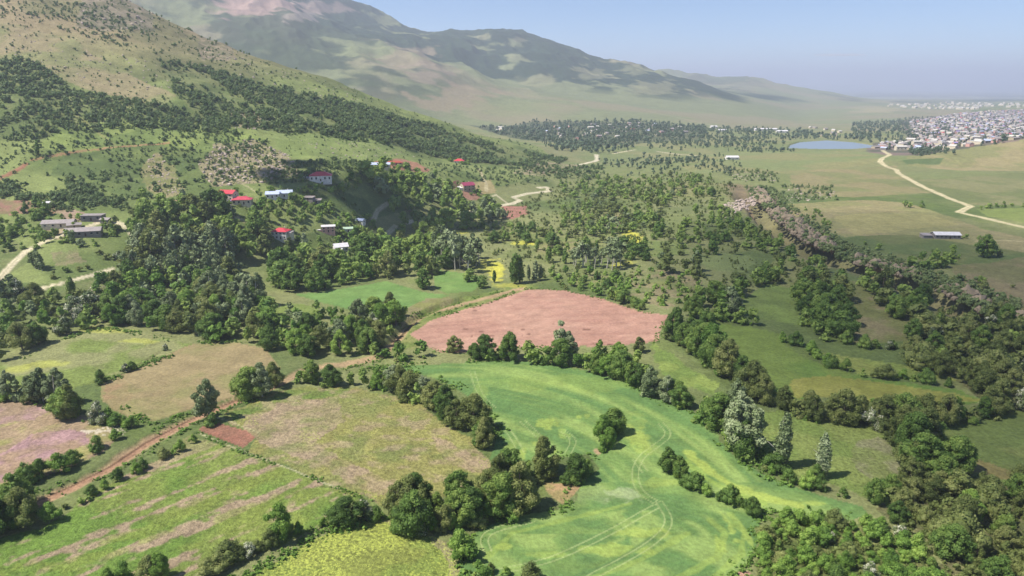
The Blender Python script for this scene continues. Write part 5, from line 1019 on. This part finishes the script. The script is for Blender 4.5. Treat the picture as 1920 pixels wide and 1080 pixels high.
house(88,386,'shed','shed','tiny white shed beside the red earth cutting',6,4,2.4,0,'white','shed','wwall',.6,1,chim=False)
house(1772,446,'farmhouse','farmhouse','low farm building with a white roof alone on the right plateau',20,9,3.2,-4,'white','gable','swall',2.0,6,extra=annex(-19,-12.02,-4,3,2.6,'swall','grey'),chim=False)
house(1372,299,'barn','barn','lone bright white roofed shed on the open plain',20,12,4,4,'white','gable','wwall',2.6,3,chim=False)
FG = 'white roofed buildings beyond the plain'
for i, (u, v, w, l) in enumerate(((1437,245,64,'long bright white-roofed hall left of the reservoir'),(1355,247,26,'white-roofed building left of the long bright hall'),(1338,240,20,'smaller white-roofed building nearest the far village'),(1466,249,30,'white-roofed building just right of the long bright hall'),(1419,245,16,'small pale building touching the left of the long hall'))):
    e = house(u, v, 'hall', 'hall', l, w, 16, 5, 2, 'white', 'gable', 'wwall', 3, 3, chim=False, door=False); e['group'] = FG
# -- little houses of the far village and the town: wall and roof in one small mesh
def small(wall, roof, w, d, h, rk, rh):
    b = bmesh.new(); box(b, -w/2, w/2, -d/2, d/2, -4, h, 0)
    if rk == 'gable':
        for s in (-1, 1): poly(b, [(s*w/2, -d/2, h), (s*w/2, d/2, h), (s*w/2, 0, h+rh*.9)][::s])
    roof_bm(w, d, h+.02, rh, rk, .4, .2, b, 1)
    for k in range(3): x = -w/2+w*(k+.5)/3; box(b, x-.7, x+.7, -d/2-.05, -d/2+.05, h*.4, h*.75, 2)
    me = bpy.data.meshes.new('small_house'); b.normal_update(); b.to_mesh(me); b.free()
    for m in (M_[wall], M_[roof], M_['glass']): me.materials.append(m)
    return me
SM = [small('cream','conc',14,10,5,'gable',3), small('cream','grey',16,10,6,'hip',3), small('pwall','grey',14,10,6,'gable',3), small('cream','conc',22,11,8,'gable',3), small('cream','pink',14,10,5,'hip',3), small('swall','blue',18,10,5,'gable',2.5), small('pwall','lilac',13,10,6,'gable',3), small('cream','white',26,12,13,'flat',0), small('pwall','brick',13,10,5,'hip',3), small('twall','grey',20,12,4,'gable',2.5)]
SMW = [4, 6, 4, 1.2, .25, 2, 1.5, .4, .6, 7]
LOOKS = ['cream house with a white gable roof','white house with a grey hip roof','pinkish house with a grey gable roof','long white house with a pale roof','cream house with a pinkish red roof','grey house with a pale blue roof','pinkish house with a lilac roof','white flat-roofed block','pinkish house with a brick red roof','low tan house with a grey roof']
def houses_in(polyg, sp, n, seed):
    P = px(polyg); lo, hi = P.min(0), P.max(0); g = random.Random(seed); out = []; cell = {}
    for _ in range(n*60):
        x, y = g.uniform(lo[0], hi[0]), g.uniform(lo[1], hi[1])
        if not inpoly(np.array([x]), np.array([y]), P)[0]: continue
        k = (int(x//sp), int(y//sp))
        if any((a-x)**2+(b-y)**2 < sp*sp for i in (-1,0,1) for j in (-1,0,1) for a, b in cell.get((k[0]+i, k[1]+j), ())): continue
        cell.setdefault(k, []).append((x, y)); out.append((x, y))
        if len(out) >= n: break
    return out
town = houses_in([(1706,228),(1790,214),(1960,205),(1960,256),(1860,270),(1790,280),(1740,280),(1722,262),(1710,245)], 16, 1500, 3)+houses_in([(1640,272),(1720,266),(1790,276),(1730,284),(1640,280)], 19, 60, 4)
town.sort(key=lambda q: q[1]); rg2 = random.Random(9)
def put(x, y, i, lbl, grp, s=1.0):
    o = link('small_house', SM[i], lbl, 'house', grp, loc=(x, y, float(height(np.array([x]), np.array([y]))[0]))); o.rotation_euler.z = R(rg2.choice((0, 90))+rg2.gauss(15, 14)); o.scale = (s*.68, s*.68, s*.66); return o
TG = 'houses of the distant town'
pick_t = sorted([(project(x, y, 0)[0], x, y, rg2.choices(range(10), SMW)[0]) for x, y in town[:300]]); cnt = {}
for u, x, y, i in pick_t:
    cnt[i] = cnt.get(i, 0)+1; put(x, y, i, LOOKS[i]+', '+ordinal(cnt[i])+' from left in the distant town', TG, rg2.uniform(.8, 1.15))
# the rest of the town, beyond those three hundred
sv = []; 
def tri_mesh(me):
    me.calc_loop_triangles(); V = np.array([v.co[:] for v in me.vertices]); Fc = np.array([t.vertices[:] for t in me.loop_triangles]); mi = np.array([t.material_index for t in me.loop_triangles]); return V, Fc, mi
TM = [tri_mesh(m) for m in SM]; tmats = []; 
for m in SM:
    for q in m.materials:
        if q not in tmats: tmats.append(q)
VV = []; FF = []; MI = []; nv = 0; rest = town[300:]
if rest:
    zz = height(np.array([q[0] for q in rest]), np.array([q[1] for q in rest]))
    for (x, y), z in zip(rest, zz):
        i = rg2.choices(range(10), SMW)[0]; V, Fc, mi = TM[i]; a = R(rg2.choice((0, 90))+rg2.gauss(15, 14)); c, s = math.cos(a), math.sin(a)
        V = V*.68; VV.append(np.stack([V[:, 0]*c-V[:, 1]*s+x, V[:, 0]*s+V[:, 1]*c+y, V[:, 2]+z], 1)); FF.append(Fc+nv); nv += len(V); MI.append(np.array([tmats.index(SM[i].materials[k]) for k in range(3)])[mi])
    o = link('town_houses', mesh_np('town_houses', np.vstack(VV), np.vstack(FF), tmats, smooth=False, mi=np.concatenate(MI)), 'mass of pale houses filling the farther part of the town', kind='stuff'); o['category'] = 'houses'
FH = []
def far_house(x, y, i, where, grp): FH.append((where, i, project(x, y, 0)[0], x, y, grp))
VG = 'houses of the far village under the mountain'
for x, y in houses_in([(1010,240),(1100,232),(1230,232),(1300,240),(1280,256),(1150,262),(1050,264)], 34, 46, 5): far_house(x, y, rg2.choices(range(10), SMW)[0], 'in the far village', VG)
for x, y in houses_in([(920,240),(950,240),(945,250),(925,250)], 25, 4, 6): far_house(x, y, rg2.choice((0,3)), 'at the left end of the far village', VG)
for x, y in houses_in([(1510,240),(1560,242),(1590,255),(1540,258)], 28, 9, 7): far_house(x, y, rg2.choice((0,1,9)), 'in the reservoir hamlet', 'houses of the hamlet above the reservoir')
FH.sort(); cnt = {}
for where, i, u, x, y, grp in FH:
    cnt[where, i] = cnt.get((where, i), 0)+1; put(x, y, i, LOOKS[i]+', '+ordinal(cnt[where, i])+' from left '+where.replace('the ', ''), grp)
# settlements far out on the plain
pl = houses_in([(1640,198),(1780,192),(1960,196),(1960,202),(1800,206)], 45, 110, 8)
if pl:
    its = [(x, y, float(height(np.array([x]), np.array([y]))[0]), rg2.uniform(0, 3), .9, .9, 0) for x, y in pl]; V, Fc, mi = TM[3]; VV = []; FF = []; MI = []; nv = 0
    for it in its: c, s = math.cos(it[3]), math.sin(it[3]); VV.append(np.stack([(V[:, 0]*c-V[:, 1]*s)*it[4]+it[0], (V[:, 0]*s+V[:, 1]*c)*it[4]+it[1], V[:, 2]*it[5]+it[2]], 1)); FF.append(Fc+nv); nv += len(V); MI.append(mi)
    o = link('plain_settlements', mesh_np('plain_settlements', np.vstack(VV), np.vstack(FF), list(SM[3].materials), smooth=False, mi=np.concatenate(MI)), 'pale specks of houses far out on the hazy plain', kind='stuff'); o['category'] = 'houses'
# ------------------------------------------------------------------ the air and the clouds
def haze():
    me = bpy.data.meshes.new('haze'); x, y0, y1, z0, z1 = 110000, -3000, 37000, float(Z.min())-2, float(Z.max())+20
    v = [(-x,y0,z0),(x,y0,z0),(x,y1,z0),(-x,y1,z0),(-x,y0,z1),(x,y0,z1),(x,y1,z1),(-x,y1,z1)]; me.from_pydata(v, [], [(0,3,2,1),(4,5,6,7),(0,1,5,4),(1,2,6,5),(2,3,7,6),(3,0,4,7)])
    m = bpy.data.materials.new('haze'); m.use_nodes = True; t = m.node_tree
    for n in list(t.nodes):
        if n.type != 'OUTPUT_MATERIAL': t.nodes.remove(n)
    vo = t.nodes.new('ShaderNodeVolumePrincipled'); vo.inputs['Color'].default_value = HAZE_COLOR+(1,); vo.inputs['Density'].default_value = HAZE_DENSITY; vo.inputs['Anisotropy'].default_value = .2
    t.links.new(vo.outputs[0], t.nodes['Material Output'].inputs['Volume']); me.materials.append(m); o = link('haze', me, kind='stuff'); o['label'] = 'thin blue haze filling the whole valley'; o['category'] = 'haze'; return z1
HAZE_TOP = haze()
cm_, ct, cb = new_mat('cloud_white'); cb.inputs['Base Color'].default_value = (.9, .9, .9, 1); cb.inputs['Roughness'].default_value = 1
def cloud(u, v, rx, ry, alt, seed, label, n=26):
    """a small fair-weather cloud above the frame; its shade falls where the photo shows it"""
    p = at(u, v); c = p+S*((alt-p.z)/S.z); g = np.random.RandomState(seed); V = []; Fc = []; nv = 0; iv, if_ = ICO2
    for k in range(n):
        a = g.rand()*6.283; r = math.sqrt(g.rand())*.85; q = np.array([math.cos(a)*r*rx, math.sin(a)*r*ry, 0]); s = g.uniform(.22, .42)*min(rx, ry)*(1.25-.6*r); vv = iv*s*np.array([1.25, 1.1, .7])*(1+(g.rand(len(iv), 1)-.5)*.18)+q; V.append(vv); Fc.append(if_+nv); nv += len(iv)
    me = mesh_np('cloud', np.vstack(V), np.vstack(Fc), [cm_]); link('cloud', me, label, 'cloud', loc=c)

def thin_cloud(cx, cy, rx, ry, alt, thick, tau, rot, seed, label):
    c = Vector((cx, cy, 0))+S*(alt/S.z); v, f = ico(5); g = v.copy(); n = fbm(v[:, 0]+3, v[:, 1]+v[:, 2]*.7+2, .7, 4, seed)[:, None]; k = .65+.7*n; v = v*k
    a = R(rot); x = v[:, 0]*rx; y = v[:, 1]*ry; V = np.stack([x*math.cos(a)-y*math.sin(a), x*math.sin(a)+y*math.cos(a), v[:, 2]*thick*.5], 1)
    m = bpy.data.materials.new('thin_cloud'); m.use_nodes = True; t = m.node_tree
    for q in list(t.nodes):
        if q.type != 'OUTPUT_MATERIAL': t.nodes.remove(q)
    vo = t.nodes.new('ShaderNodeVolumePrincipled'); vo.inputs['Color'].default_value = (1, 1, 1, 1); vo.inputs['Density'].default_value = tau/thick*S.z; t.links.new(vo.outputs[0], t.nodes['Material Output'].inputs['Volume'])
    link('cloud', mesh_np('cloud', V, f, [m]), label, 'cloud', loc=c)
cloud(735, 398, 92, 40, HAZE_TOP+150, 4, 'small white cloud above the village')
thin_cloud(235, 340, 150, 270, HAZE_TOP+200, 90, .75, -12, 3, 'thin veil of cloud above the gorge side of the valley')
t_, s_ = ray(1572, 103); S0 = S; S = Vector((0, 0, 1)); thin_cloud(t_*20000, 20000, 620, 420, H+s_*20000, 70, .35, 0, 6, 'faint thin streak of cloud low in the sky at right'); S = S0
